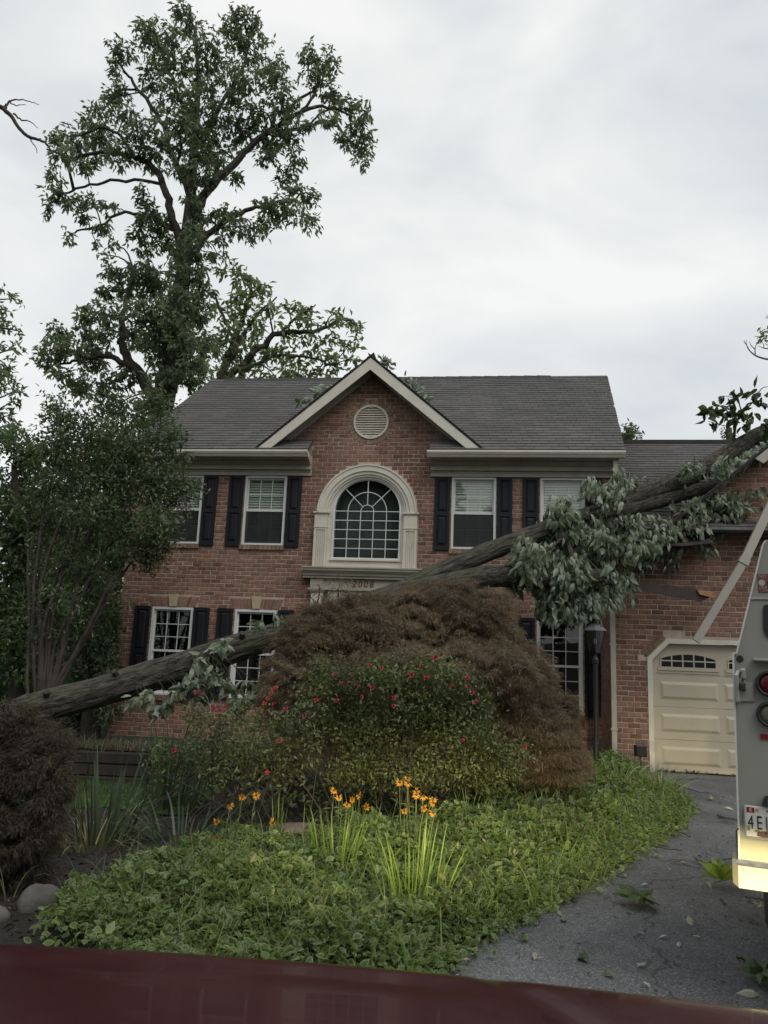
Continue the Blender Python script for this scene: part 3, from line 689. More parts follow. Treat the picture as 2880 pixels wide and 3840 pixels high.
def sector(r0, r1, a0, a1):
    n = 8; P_ = [(UC+r1*math.cos(a0+(a1-a0)*i/n), 4.285+r1*math.sin(a0+(a1-a0)*i/n)) for i in range(n+1)]
    P_ += [(UC+r0*math.cos(a1+(a0-a1)*i/n), 4.285+r0*math.sin(a1+(a0-a1)*i/n)) for i in range(n+1)] if r0 > 0 else []
    k = MB(); k.extr(P_, 'y', 0, .004); hb(k, 'pane', M_GLASS, aw)
q = math.pi/4
sector(0, .118, .02, math.pi-.02)
for i in range(4): sector(.134, .362, i*q+.035, (i+1)*q-.035); sector(.382, RI-.004, i*q+.02, (i+1)*q-.02)
k = MB(); k.box(UC-.75, UC+.75, .30, .31, 3.3, 5.0); hb(k, 'curtain', mat('sheer_curtain', (.085, .10, .10), .9, .35, 5, stretch=(14, 14, 1)), aw)
# surround
k = MB()
prof = [(.66, .02), (.66, -.02), (.69, -.045), (.715, -.045), (.725, -.075), (.755, -.075), (.765, -.10), (.815, -.10), (.825, -.125), (.915, -.125), (.925, -.14), (.955, -.14), (.955, .02)]
k.arc(prof, UC, 4.225, 0, math.pi, 48); hb(k, 'archivolt', M_TRIM)
def pilaster(uc, z0, z1, hw=.125, fl=True, s=-.11):
    zc = z1-.045; zn = zc-.25 if fl else zc
    prof = [(uc-hw, 0.02), (uc-hw, s)]
    n = 5; fw = .016; g = (2*hw-.07)/n
    for i in range(n):
        x = uc-hw+.035+g*(i+.5); prof += [(x-fw, s), (x-fw*.5, s+.018), (x+fw*.5, s+.018), (x+fw, s)]
    prof += [(uc+hw, s), (uc+hw, .02)]
    k = MB(); k.extr(prof, 'z', z0, zn-.05); k.box(uc-hw, uc+hw, s, .02, zn-.05, zc)
    p_ = hb(k, 'pilaster', M_TRIM)
    k = MB(); k.box(uc-hw-.012, uc+hw+.012, s-.012, .02, zc, zc+.02); k.box(uc-hw-.028, uc+hw+.028, s-.03, .02, zc+.02, zc+.045)
    k.box(uc-hw-.008, uc+hw+.008, s-.01, .02, zn-.012, zn+.012); hb(k, 'capital', M_TRIM, p_)
pilaster(-3.195, 3.19, 4.25); pilaster(-1.49, 3.19, 4.25)
k = MB(); k.box(-3.07, -1.615, -.05, .02, 3.19, 3.33); k.box(-3.0, -1.66, -.085, .02, 3.33, 3.36); k.box(-3.07, -2.99, -.045, .02, 3.33, 4.25); k.box(-1.67, -1.615, -.045, .02, 3.33, 4.25); hb(k, 'window_apron', M_TRIM)
k = MB(); k.extr([(.02, 3.19), (-.27, 3.19), (-.27, 3.165), (-.255, 3.145), (-.25, 3.12), (-.20, 3.06), (-.19, 3.03), (-.165, 3.03), (-.165, 2.985), (.02, 2.985)], 'x', -3.47, -1.24); hb(k, 'entry_cornice', M_TRIM2)
k = MB(); k.box(-3.33, -1.33, -.10, .02, 2.80, 2.985); k.box(-3.33, -3.09, -.125, .02, 2.80, 2.985); k.box(-1.57, -1.33, -.125, .02, 2.80, 2.985)
k.box(-3.37, -3.05, -.15, .02, 2.765, 2.80); k.box(-1.61, -1.29, -.15, .02, 2.765, 2.80); k.box(-3.05, -1.61, -.12, .02, 2.765, 2.80); k.box(-3.0, -1.65, -.085, .02, 2.49, 2.765); hb(k, 'entry_frieze', M_TRIM2)
for uc in (-3.195, -1.49): pilaster(uc, .1, 2.765, .115, True, -.10)
k = MB(); k.box(-3.08, -2.95, -.07, .1, .1, 2.49); k.box(-1.71, -1.6, -.07, .1, .1, 2.49); k.box(-3.0, -1.65, -.04, .1, 2.42, 2.485); hb(k, 'door_casing', M_TRIM2)
k = MB(); k.box(-2.80, -1.86, .22, .27, .12, 2.2); k.bevbox(-2.7, -2.4, .20, .23, 1.3, 2.05, .03); k.bevbox(-2.27, -1.96, .20, .23, 1.3, 2.05, .03); k.box(-2.95, -1.71, .2, .28, 2.2, 2.25); hb(k, 'front_door', mat('dark_green_door', (.02, .03, .025), .4))
# house number
def text_mesh(name, body, size, m, parent, loc, rot, ext=.004, align='LEFT', local=True, shear=0):
    cu = bpy.data.curves.new(name+'_curve', 'FONT'); cu.body = body; cu.size = size; cu.extrude = ext; cu.align_x = align; cu.shear = shear; cu.resolution_u = 3
    tmp = bpy.data.objects.new('tmp', cu); COL.objects.link(tmp); bpy.context.view_layer.update()
    dg = bpy.context.evaluated_depsgraph_get(); me = bpy.data.meshes.new_from_object(tmp.evaluated_get(dg)); bpy.data.objects.remove(tmp); bpy.data.curves.remove(cu)
    me.materials.clear(); me.materials.append(m)
    o = bpy.data.objects.new(name, me); COL.objects.link(o); o.parent = parent; o.location = loc; o.rotation_euler = rot; return o
for i, ch in enumerate('2008'):
    text_mesh('numeral', ch, .165, M_NUM, house, (-2.54+i*.108, -.106, 2.835), (math.pi/2, 0, 0), .006, shear=.12)
# --- gable vent
k = MB(); k.arc([(.345, -.035), (.345, .01), (.305, .01), (.305, -.035)], UC, 6.055, 0, 2*math.pi, 48); v_ = hb(k, 'gable_vent', M_TRIM)
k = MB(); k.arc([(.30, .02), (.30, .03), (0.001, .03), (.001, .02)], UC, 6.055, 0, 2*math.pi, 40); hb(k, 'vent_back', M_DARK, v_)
for i in range(13):
    z = 6.055-.29+i*.0475; h = math.sqrt(max(0.0004, .305**2-(z+.02-6.055)**2))
    k = MB(); k.add([(UC-h, -.026, z), (UC+h, -.026, z), (UC+h, .012, z+.036), (UC-h, .012, z+.036), (UC-h, -.026, z+.006), (UC+h, -.026, z+.006), (UC+h, .012, z+.042), (UC-h, .012, z+.042)],
                   [(0, 1, 5, 4), (4, 5, 6, 7), (0, 3, 2, 1), (1, 2, 6, 5), (0, 4, 7, 3), (2, 3, 7, 6)]); hb(k, 'slat', M_TRIM, v_)
for i in range(40):
    a0 = 2*math.pi*i/40; a1 = a0+2*math.pi/40*.88
    p = [(UC+r*math.cos(a), 6.055+r*math.sin(a)) for r, a in ((.352, a0), (.352, a1), (.452, a1), (.452, a0))]
    solid_brick(p, -.014+rng.normal()*.003, .03, M_BRICK2, 'ring_brick')
# --- cornices, gutters
for u0, u1 in ((-7.10, -3.46), (-1.14, 2.27)):
    k = MB(); k.extr([(.01, 4.967), (-.045, 4.967), (-.045, 5.03), (-.06, 5.04), (-.06, 5.075), (-.11, 5.075), (-.11, 5.15), (-.14, 5.165), (-.20, 5.215), (-.20, 5.235), (-.35, 5.235), (-.35, 5.36), (.01, 5.36)], 'x', u0, u1)
    cn = hb(k, 'cornice', M_TRIM2)
    k = MB(); n = int((u1-u0)/.10)
    for i in range(n): x = u0+.02+i*(u1-u0)/n; k.box(x, x+.055, -.105, -.061, 5.082, 5.135)
    hb(k, 'dentil', M_TRIM2, cn)
    g = [(-.352, 5.36), (-.352, 5.25), (-.42, 5.25), (-.445, 5.29), (-.455, 5.30), (-.475, 5.335), (-.475, 5.37), (-.455, 5.37), (-.455, 5.345), (-.44, 5.315), (-.42, 5.275), (-.37, 5.275), (-.37, 5.36)]
    k = MB(); k.extr(g, 'x', u0-.06 if u0 < -5 else u0-.05, u1+.02 if u1 < 0 else u1+.10); hb(k, 'gutter', M_TRIM)
# downspout at the garage corner
k = MB(); k.box(GU0-.045, GU0+.03, GS-.085, GS-.01, .0, 3.4)
for z in (.6, 1.9, 3.1): k.box(GU0-.06, GU0+.045, GS-.09, GS-.006, z, z+.03)
hb(k, 'downspout', M_TRIM2)
k = MB(); k.box(2.17, 2.25, -.33, -.25, 4.75, 5.26); k.extr([(-.33, 4.75), (-.25, 4.75), (-.02, 4.45), (-.10, 4.45)], 'x', 2.171, 2.249); hb(k, 'downspout_elbow', M_TRIM2)
# --- roofs
def roof_deck(pts, th=.03, name='roof_deck', m=M_ROOFDARK):
    n = len(pts); p = np.array(pts, float); nn = np.cross(p[1]-p[0], p[2]-p[0]); nn /= np.linalg.norm(nn)
    if nn[2] < 0: nn = -nn
    mb = MB(); mb.add(list(p)+list(p-nn*th), [tuple(range(n)), tuple(range(n, 2*n))[::-1]]+[(i, (i+1) % n, (i+1) % n+n, i+n) for i in range(n)]); return mb
EX, TABW, TH = .142, .305, .014
def tab(mb, O, ax, ay, an, x0, x1, y0, ln=EX+.03):
    def P(x, y, z): return O+ax*x+ay*y+an*z
    dz = rng.random()*.004; g = .003
    mb.add([P(x0+g, y0, 0), P(x1-g, y0, 0), P(x1-g, y0+ln, 0), P(x0+g, y0+ln, 0), P(x0+g, y0, TH+dz), P(x1-g, y0, TH+dz), P(x1-g, y0+ln, .002), P(x0+g, y0+ln, .002)],
           [(4, 5, 6, 7), (0, 1, 5, 4), (1, 2, 6, 5), (3, 0, 4, 7)])
def shingles(O, ax, ay, W_, Lh, mask, singles=0, region=None, name='shingle_course'):
    O, ax, ay = [np.array(v, float) for v in (O, ax, ay)]; ay = ay/np.linalg.norm(ay); ax = ax/np.linalg.norm(ax); an = np.cross(ax, ay)
    if an[2] < 0: an = -an
    mb = MB(); got = []
    for j in range(int(Lh/EX)+1):
        y0 = j*EX; off = (j*.137 % TABW); x = off-TABW
        while x < W_:
            a, b_ = x, x+TABW; x += TABW
            cx, cy = (max(a, 0)+min(b_, W_))/2, y0+EX/2
            if b_ <= 0: continue
            aa, bb = mask(a, b_, y0)
            if bb-aa < .04: continue
            if singles and bb-aa > TABW-.001 and region(cx, cy): got.append((aa, bb, y0))
            else: tab(mb, O, ax, ay, an, aa, bb, y0)
    if singles:
        for r in got[singles:]: tab(mb, O, ax, ay, an, *r)
        ms = []
        for q in range(3):
            k = MB(); tab(k, np.zeros(3), np.array([1., 0, 0]), np.array([0, 1., 0]), np.array([0, 0, 1.]), 0, TABW, 0); ms.append(k.mesh('shingle', M_SHINGLE))
        for i, (a, b_, y0) in enumerate(got[:singles]):
            o = bpy.data.objects.new('shingle', ms[i % 3]); COL.objects.link(o); o.parent = house
            p = O+ax*a+ay*y0; o.matrix_local = Matrix(((ax[0], ay[0], an[0], p[0]), (ax[1], ay[1], an[1], p[1]), (ax[2], ay[2], an[2], p[2]), (0, 0, 0, 1)))
    kind(hb(mb, name, M_SHINGLE), 'stuff')
RZ, RS = 8.19, 3.30                                         # main ridge
ES, EZ = -.43, 5.385
RL0, RL1, RR0, RR1 = -7.16, -6.95, 2.37, 2.64
slope = np.array([0, RS-ES, RZ-EZ]); SL = np.linalg.norm(slope); SU = slope/SL
hb(roof_deck([(RL0, .07, EZ+(.07-ES)*slope[2]/slope[1]), (RR0, .07, EZ+(.07-ES)*slope[2]/slope[1]), (RR1, RS, RZ), (RL1, RS, RZ)]), 'roof_deck', M_ROOFDARK)
for a, b_ in ((RL0, -3.45), (-1.15, RR0)): hb(roof_deck([(a, ES, EZ), (b_, ES, EZ), (b_, .069, EZ+(.069-ES)*slope[2]/slope[1]), (a, .069, EZ+(.069-ES)*slope[2]/slope[1])]), 'roof_deck', M_ROOFDARK)
hb(roof_deck([(RL0, 2*RS-ES, EZ), (RR0, 2*RS-ES, EZ), (RR1, RS, RZ), (RL1, RS, RZ)]), 'roof_deck', M_ROOFDARK)
def main_mask(a, b_, y):
    t = y/SL; l = RL0+(RL1-RL0)*t-RL0; r = RR0+(RR1-RR0)*t-RL0
    a, b_ = max(a, l), min(b_, r)
    s = ES+y*SU[1]; z = EZ+y*SU[2]
    u0, u1 = a+RL0, b_+RL0
    if s < .10:
        if u0 < -3.45 < u1: b_ = -3.45-RL0
        elif u0 < -1.15 < u1: a = -1.15-RL0
        elif u0 >= -3.45 and u1 <= -1.15: return 0, 0
    else:
        h = gable_hw(z)
        if u0 > UC-h+.15 and u1 < UC+h-.15: return 0, 0
    return a, b_
shingles((RL0, ES, EZ+.004), (1, 0, 0), SU, RR1-RL0, SL-.02, main_mask, 290, lambda x, y: x > 7.2 or (x < 4.4 and y < 2.2 and x > 1.2))
k = MB(); n = 26
for i in range(n):
    u = RL1+.35+i*.305
    if u > 2.0: break
    k.add([(u, RS-.13, RZ-.08), (u+.32, RS-.13, RZ-.085), (u+.32, RS, RZ+.035), (u, RS, RZ+.045), (u+.32, RS+.13, RZ-.085), (u, RS+.13, RZ-.08), (u, RS-.13, RZ-.10), (u, RS+.13, RZ-.10)], [(0, 1, 2, 3), (3, 2, 4, 5), (0, 3, 5, 7, 6)])
hb(k, 'ridge_cap', M_ROOFDARK)
# right rake trim of the main roof and gable end wall
k = MB(); k.extr([(.1, 5.3), (6.5, 5.3), (RS, RZ-.12)], 'x', UR-.1, UR); k.extr([(.1, 5.3), (6.5, 5.3), (RS, RZ-.12)], 'x', UL, UL+.1); hb(k, 'end_wall', M_BRICK2)
k = MB()
for s_, uu0, uu1 in ((1, RR0-.03, RR1-.03), (-1, RL0+.03, RL1+.03)):
    a = np.array([uu0, ES, EZ-.01]); b_ = np.array([uu1, RS, RZ-.01])
    k.add([a, b_, b_-[0, 0, .16], a-[0, 0, .12], a-[.025*s_, 0, 0], b_-[.025*s_, 0, 0], b_-[.025*s_, 0, .16], a-[.025*s_, 0, .12]], [(0, 1, 2, 3), (4, 7, 6, 5), (0, 4, 5, 1), (3, 2, 6, 7), (0, 3, 7, 4)])
hb(k, 'rake_trim', M_TRIM2)
# front gable roof
AZ = 7.26
for sg in (-1, 1):
    lo = (UC+sg*2.23, -.40, AZ-2.23*TANG); hi = (UC, -.40, AZ)
    s_back_lo = .12; s_back_hi = (AZ-EZ)/slope[2]*slope[1]+ES+.25
    hb(roof_deck([lo, hi, (UC, s_back_hi, AZ), (lo[0], s_back_lo, lo[2])], .03), 'gable_roof', M_ROOFDARK)
    ayv = np.array([-sg*1, 0, TANG]); ln = np.hypot(2.23, 2.23*TANG)
    ayv = ayv/np.linalg.norm(ayv)
    def gm(a, b_, y, sg=sg, ln=ln):
        z = AZ-2.23*TANG+y*ayv[2]; sb = (z-EZ)/slope[2]*slope[1]+ES+.1; return max(a, 0), min(b_, sb+.42)
    shingles((lo[0], -.42, lo[2]+.004), (0, 1, 0), ayv, 3.2, ln-.05, gm, name='gable_shingle_course')
    # fascia board and soffit
    w_ = .185; nv = np.array([sg*TANG, 1])/np.hypot(TANG, 1)
    a = (UC+sg*2.20, AZ-2.20*TANG-.035); 
    k = MB(); p = [(UC, AZ-.035), (UC+sg*2.20, AZ-2.20*TANG-.035), (UC+sg*1.945, AZ-2.20*TANG-.035), (UC, AZ-.035-w_*1.31)]
    k.extr(p, 'y', -.395, -.36); hb(k, 'rake_board', M_TRIM)
    k = MB(); p = [(UC, AZ-.07), (UC+sg*2.10, AZ-.07-2.10*TANG), (UC+sg*2.06, AZ-.11-2.10*TANG), (UC, AZ-.12)]
    k.extr(p, 'y', -.36, -.008); hb(k, 'soffit', M_TRIM2)
    k = MB(); p = [(UC, AZ-.13), (UC+sg*2.0, AZ-.13-2.0*TANG), (UC+sg*1.86, AZ-.13-2.0*TANG), (UC, AZ-.25)]
    k.extr(p, 'y', -.05, -.006); hb(k, 'frieze_board', M_TRIM2)
# wing roof
WS0, WS1, WZ1 = GS-.35, 2.0, 6.22
wsl = np.array([0, WS1-WS0, WZ1-WG0]); WSL = np.linalg.norm(wsl); WSU = wsl/WSL
hb(roof_deck([(UR+.005, WS0, WG0), (GU1+.3, WS0, WG0), (GU1+.3, WS1, WZ1), (UR+.005, WS1, WZ1)]), 'wing_roof', M_ROOFDARK)
hb(roof_deck([(GU0-.2, WS0, WG0), (UR+.004, WS0, WG0), (UR+.004, -.02, WG0+(-.02-WS0)*wsl[2]/wsl[1]), (GU0-.2, -.02, WG0+(-.02-WS0)*wsl[2]/wsl[1])]), 'wing_roof', M_ROOFDARK)
hb(roof_deck([(UR+.005, 2*WS1-WS0, WG0), (GU1+.3, 2*WS1-WS0, WG0), (GU1+.3, WS1, WZ1), (UR+.005, WS1, WZ1)]), 'wing_roof', M_ROOFDARK)
def wm(a, b_, y):
    s = WS0+y*WSU[1]; l = (GU0-.2 if s < -.15 else UR+.01)-(GU0-.2)
    return max(a, l), min(b_, GU1)
shingles((GU0-.2, WS0, WG0+.004), (1, 0, 0), WSU, 5.5, WSL-.02, wm, name='wing_shingle_course')
k = MB(); k.box(UR+.01, GU1, WS1-.11, WS1+.11, WZ1-.06, WZ1+.035); hb(k, 'wing_ridge_cap', M_ROOFDARK)
# wing cross gable: left slope and rake
lo = np.array([2.62, WS0, WG0-.06]); hi = np.array([5.4, WS0, WG0-.06+2.78*WGS])
hb(roof_deck([lo, hi, hi+[0, 3.6, 0], lo+[0, .25, 0]]), 'cross_gable_roof', M_ROOFDARK)
cay = unit(hi-lo)
def cgm(a, b_, y):
    z = lo[2]+y*cay[2]; sb = (z-WG0)/wsl[2]*wsl[1]+.25; return max(a, 0), min(b_, sb)
shingles(lo+[0, -.02, .006], (0, 1, 0), cay, 4, np.linalg.norm(hi-lo), cgm, name='cross_gable_shingle_course')
k = MB(); zr = lambda u: WG0-.09+(u-2.62)*WGS; k.extr([(4.12, zr(4.12)), (5.4, zr(5.4)), (5.4, zr(5.4)-.19), (4.25, zr(4.25)-.19)], 'y', WS0, WS0+.035); hb(k, 'rake_board', M_TRIM2)
k = MB(); k.box(GU0-.15, 2.5, WS0+.02, GS-.01, WG0-.14, WG0-.03); hb(k, 'wing_fascia', M_TRIM2)
# --- garage door
GD0, GD1 = 2.47, 5.2
k = MB(); tw = .075
o_ = [(GD0, -.02), (GD0, 1.725), (GD0+.315, 2.045), (GD1-.315, 2.045), (GD1, 1.725), (GD1, -.02)]
i_ = [(GD0+tw, -.02), (GD0+tw, 1.70), (GD0+.345, 1.97), (GD1-.345, 1.97), (GD1-tw, 1.70), (GD1-tw, -.02)]
for q in range(5): k.extr([o_[q], o_[q+1], i_[q+1], i_[q]], 'y', GS-.02, GS+.10)
hb(k, 'garage_door_frame', M_TRIM)
for q in range(4):                                        # sloping header bricks
    for sg, cx in ((1, GD0), (-1, GD1)):
        for rr in range(2):
            t0, t1 = q/4*.44, (q+.9)/4*.44
            dx, dz = .70*sg, .714; nx_, nz_ = -.714*sg, .70
            p0 = (cx+dx*t0+nx_*(.015+rr*.062), 1.725+dz*t0+nz_*(.015+rr*.062)); p1 = (cx+dx*t1+nx_*(.015+rr*.062), 1.725+dz*t1+nz_*(.015+rr*.062))
            solid_brick([p0, p1, (p1[0]+nx_*.055, p1[1]+nz_*.055), (p0[0]+nx_*.055, p0[1]+nz_*.055)], GS-.009, GS+.03, M_BRICK2, 'header_brick')
gd = MB(); GF = GS+.075
SH = .4925
for r in range(4):
    z0 = r*SH
    gd.box(GD0+.02, GD1-.02, GF, GF+.04, z0+.003, z0+SH-.003)
gd = hb(gd, 'garage_door', M_DOORCREAM)
cols = [(2.67, 3.545), (3.635, 4.51), (4.6, 5.12)]
for r in range(4):
    for ci, (a, b_) in enumerate(cols):
        z0, z1 = r*SH+.115, r*SH+SH-.105
        if r == 3: continue
        k = MB(); e_ = .045
        k.add([(a, GF, z0), (b_, GF, z0), (b_, GF, z1), (a, GF, z1), (a+.012, GF+.014, z0+.012), (b_-.012, GF+.014, z0+.012), (b_-.012, GF+.014, z1-.012), (a+.012, GF+.014, z1-.012),
               (a+e_, GF-.016, z0+e_), (b_-e_, GF-.016, z0+e_), (b_-e_, GF-.016, z1-e_), (a+e_, GF-.016, z1-e_)],
              [(0, 1, 9, 8), (1, 2, 10, 9), (2, 3, 11, 10), (3, 0, 8, 11), (8, 9, 10, 11)]); hb(k, 'door_panel', M_DOORCREAM, gd)
for ci, (a, b_) in enumerate(cols[:2]):
    a += .02+.05*ci; b_ -= .02-.05*ci; n = 5
    def top(x): 
        t = (x-(a+b_)/2)/((b_-a)/2); return 1.80-.075*t*t
    k = MB(); k.box(a-.045, b_+.045, GF-.014, GF, 1.545, 1.60); k.box(a-.06, b_+.06, GF-.01, GF, 1.505, 1.52); hb(k, 'sash_trim', M_DOORCREAM, gd)
    for i in range(n):
        x0 = a+(b_-a)*i/n+.010; x1 = a+(b_-a)*(i+1)/n-.010
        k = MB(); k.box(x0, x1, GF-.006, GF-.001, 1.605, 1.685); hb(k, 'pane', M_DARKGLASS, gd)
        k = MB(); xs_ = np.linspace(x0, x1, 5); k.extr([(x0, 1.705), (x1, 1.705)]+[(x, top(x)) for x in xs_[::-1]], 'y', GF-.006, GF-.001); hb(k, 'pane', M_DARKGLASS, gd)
    k = MB()
    for i in range(n+1):
        x = a+(b_-a)*i/n; k.box(x-.010, x+.010, GF-.013, GF, 1.60, top(x)+.005)
    k.box(a-.01, b_+.01, GF-.012, GF, 1.685, 1.705)
    xs_ = np.linspace(a-.01, b_+.01, 13)
    for i in range(12): k.extr([(xs_[i], top(xs_[i])), (xs_[i+1], top(xs_[i+1])), (xs_[i+1], top(xs_[i+1])+.018), (xs_[i], top(xs_[i])+.018)], 'y', GF-.0135, GF)
    hb(k, 'glazing_bar', M_DOORCREAM, gd)
k = MB(); k.box(GD0+.05, GD1-.05, GF-.01, GF+.03, -.02, .012); hb(k, 'weather_strip', M_RUBBER, gd)
# =================================================================== TREES BEHIND THE HOUSE
def path(pts, Y, n=None):
    """traced limb: (x, y[, depth]) in photograph pixels"""
    w_ = [AT(p[0], p[1], p[2] if len(p) > 2 else Y) for p in pts]
    return smooth_path(w_, n or 5*len(pts))
def limb(mb, pts, Y, r0, r1, n=8, skel=None, jit=0.0):
    P = path(pts, Y); 
    if jit: P = P+rng.normal(size=P.shape)*jit
    mb.tube(P, np.linspace(r0, r1, len(P)), n)
    if skel is not None: skel += list(P)
    return P
TK = .5209
Y0 = 24.0
tt = thing('oak_tree', 'tall dark oak with an uneven crown rising high behind the left end of the roof', 'tree', [*AT(345, 905, Y0)[:2], -.1])
sk = []; mb = MB()
base = AT(345, 905, Y0); b0 = base.copy(); b0[2] = -.3; b0[0] -= .2
mb.tube(smooth_path([b0, (b0+base)/2, base], 8), np.linspace(.50, .36, 8), 12)
limb(mb, [(345, 905), (375, 760), (390, 640), (400, 540), (412, 430), (420, 300), (428, 170), (420, 60)], Y0, .36, .04, 10, sk)
tt_tr = mb.build('trunk', M_BARK, tt, True)
mb = MB()
for pts, r in [([(398, 560), (375, 480), (355, 410), (330, 360), (290, 340), (220, 330), (150, 340), (100, 320)], .16), ([(402, 520), (440, 430), (500, 360), (560, 300), (620, 260), (700, 230), (760, 250)], .18),
               ([(405, 560), (460, 500), (520, 460), (590, 440), (660, 420)], .13), ([(412, 430), (370, 330), (340, 250), (290, 180), (250, 130)], .12), ([(418, 330), (470, 240), (520, 150), (545, 60)], .10),
               ([(420, 280), (380, 190), (350, 110), (330, 60)], .09), ([(380, 500), (320, 470), (260, 460), (210, 490), (160, 500)], .07), ([(640, 250), (680, 200), (690, 130)], .06),
               ([(290, 340), (240, 280), (170, 290), (120, 300)], .06), ([(360, 400), (250, 390), (160, 410), (105, 440)], .06),
               ([(345, 880), (310, 820), (270, 760), (262, 700), (275, 640), (290, 580)], .22), ([(300, 810), (240, 770), (180, 775), (120, 790)], .12), ([(370, 800), (340, 700), (320, 640)], .10), ([(385, 690), (430, 640), (450, 600)], .08),
               ([(372, 760), (420, 740), (460, 760)], .07)]:
    limb(mb, pts, Y0, r, .03, 7, sk, .03)
for pts, r in [([(590, 280), (622, 283), (667, 271), (693, 263), (719, 268), (745, 292), (776, 323), (785, 340)], .07), ([(612, 260), (646, 214), (677, 193), (690, 165), (680, 120)], .06), ([(667, 271), (700, 240), (750, 235), (790, 240)], .04), ([(700, 225), (720, 200), (740, 205)], .04), ([(640, 420), (640, 395), (610, 370), (590, 355)], .03)]: limb(mb, pts, Y0, r, .02, 6, sk, .02)
E1 = [(760,40,50,50),(780,110,60,60),(690,150,90,60),(600,130,60,60),(510,210,70,50),(480,290,40,40),(660,200,80,60),(1000,60,70,45),(1060,110,45,60),(960,130,60,50),(850,170,60,60),(1010,190,90,60),(1100,240,90,60),(900,260,100,60),(760,270,110,60),(640,330,80,60),(700,400,110,60),(860,370,120,60),(1020,340,110,70),(1140,330,70,70),(1180,450,80,70),(1040,460,120,60),(880,480,130,70),(720,500,110,60),(600,560,110,60),(480,400,80,50),(430,460,80,50),(520,470,50,50),(380,540,70,50),(300,580,80,50),(230,580,50,30),(260,640,80,40),(420,580,80,60),(500,640,70,60),(640,640,110,50),(780,590,110,60),(760,690,80,50),(900,600,100,60),(1000,560,80,60),(1120,590,80,60),(1200,560,80,60),(1230,650,40,50),(1190,700,30,20),(1110,640,60,40),(900,690,60,60),(980,730,40,40),(860,740,50,50),(1290,230,50,60),(1350,260,60,60),(1300,330,70,40),(1380,390,60,60),(1430,450,70,40),(1510,460,50,40),(1490,530,60,40),(1430,590,50,40),(1510,590,50,50),(1500,650,40,40),(1290,520,40,30),(1350,480,50,40),
(1230,790,60,40),(1170,740,40,30),(1290,810,40,40),(1120,840,80,50),(1200,880,80,50),(1290,930,40,40),(1100,930,60,40),(1010,940,80,50),(940,900,60,50),(930,980,50,30),(870,910,50,40),
(590,800,40,40),(390,850,70,40),(470,850,30,20),(420,930,50,30),(350,900,30,30),(300,840,50,40),(240,800,60,50),(210,720,40,30),(200,870,30,30),(280,980,30,25),(400,1010,30,20),(470,1010,30,25),(430,1055,20,15),(400,680,60,30),(350,690,50,30),
(640,900,80,50),(580,920,40,40),(600,1000,80,50),(680,940,50,50),(700,1020,50,60),(830,1030,70,50),(900,1050,40,30),(820,950,50,40),
(600,1130,90,60),(480,1130,80,50),(430,1210,50,40),(560,1200,90,60),(660,1180,80,80),(820,1120,60,60),(820,1220,80,80),(650,1290,80,80),(560,1300,70,60),(440,1300,80,50),(350,1290,50,50),(440,1380,60,40),(360,1370,40,50),(250,1390,70,50),(220,1440,70,40),(200,1490,60,40),(300,1450,80,50),(400,1430,70,50),(380,1500,80,50),(560,1400,80,60),(650,1400,80,70),(740,1300,80,80),(820,1320,80,80),(760,1420,90,70),(860,1430,70,60),(700,1500,100,60),(820,1510,80,50),
(700,1570,110,50),(520,1560,90,50),(420,1600,90,50),(600,1660,60,40),(820,1570,80,50),(250,1560,60,40),(330,1620,70,50),(480,1680,60,40),(740,1130,50,60,22.8),(760,1230,70,60,22.8),(720,1330,80,60,22.8),(760,1420,80,50,23.2),(800,1500,50,50,23.2),(640,1420,60,60,22.8),(800,950,40,50,23),(790,850,40,50,23),(800,750,50,50,23),(830,640,60,50,23),(820,520,60,50,23),(740,1050,40,50,23)]
C, T, O = ell_points(crown(E1, 0, 0, TK), Y0, .5*.25*.095, 1.95, 7, 1.1, .7)
twigs(mb, C, T, sk, .035, 4, 3)
kind(mb.build('branch', M_BARK, tt), 'stuff')
P, D = tufts(T, O, 7, .06, .45, .85)
o, _ = leaves('crown', P, D, rng.uniform(.15, .29, len(P)), rng.uniform(.065, .105, len(P)), M_OAK, tt, 'lance', upw=.45); kind(o, 'stuff')

Y1 = 21.0
t2 = thing('oak_tree', 'pale green spreading oak behind the middle of the roof, right of the tall oak', 'tree', [*AT(500, 830, Y1)[:2], -.1])
sk = []; mb = MB(); base = AT(470, 860, Y1); b0 = base.copy(); b0[2] = -.3
mb.tube([b0, (b0+base)/2, base], [.3, .26, .2], 10); sk.append(base)
mb.build('trunk', M_BARK, t2, True); mb = MB()
for pts, r in [([(470, 860), (490, 780), (520, 700), (540, 620), (520, 590)], .14), ([(480, 830), (540, 770), (600, 725), (680, 715), (740, 690), (765, 700)], .12), ([(480, 850), (560, 780), (640, 770), (720, 790)], .08), ([(500, 740), (470, 650), (460, 630)], .05), ([(600, 725), (650, 680), (680, 660)], .05), ([(490, 790), (540, 700), (600, 640)], .07)]:
    limb(mb, pts, Y1, r, .02, 7, sk, .03)
E2 = [(960,1120,70,35),(1020,1140,60,35),(1080,1190,60,35),(980,1240,60,35),(1050,1230,60,35),(1110,1270,60,35),(930,1290,60,40),(1000,1310,60,35),(1200,1280,45,35),(1270,1290,45,35),(1220,1320,60,25),(1180,1380,70,25),(1310,1340,50,25),(1400,1300,45,35),(1460,1330,40,45),(1480,1390,30,35),(1440,1440,40,35),(1380,1410,60,25),(1290,1400,60,25),(1100,1340,60,35),(1050,1400,70,35),(960,1380,80,45),(960,1450,90,45),(1080,1460,90,35),(1180,1460,80,35),(1280,1470,80,35),(1380,1480,60,35),(1450,1490,40,25),(1000,1510,100,40),(1200,1520,100,40),(960,1560,120,40),(1150,1570,120,35),(1340,1540,80,35)]
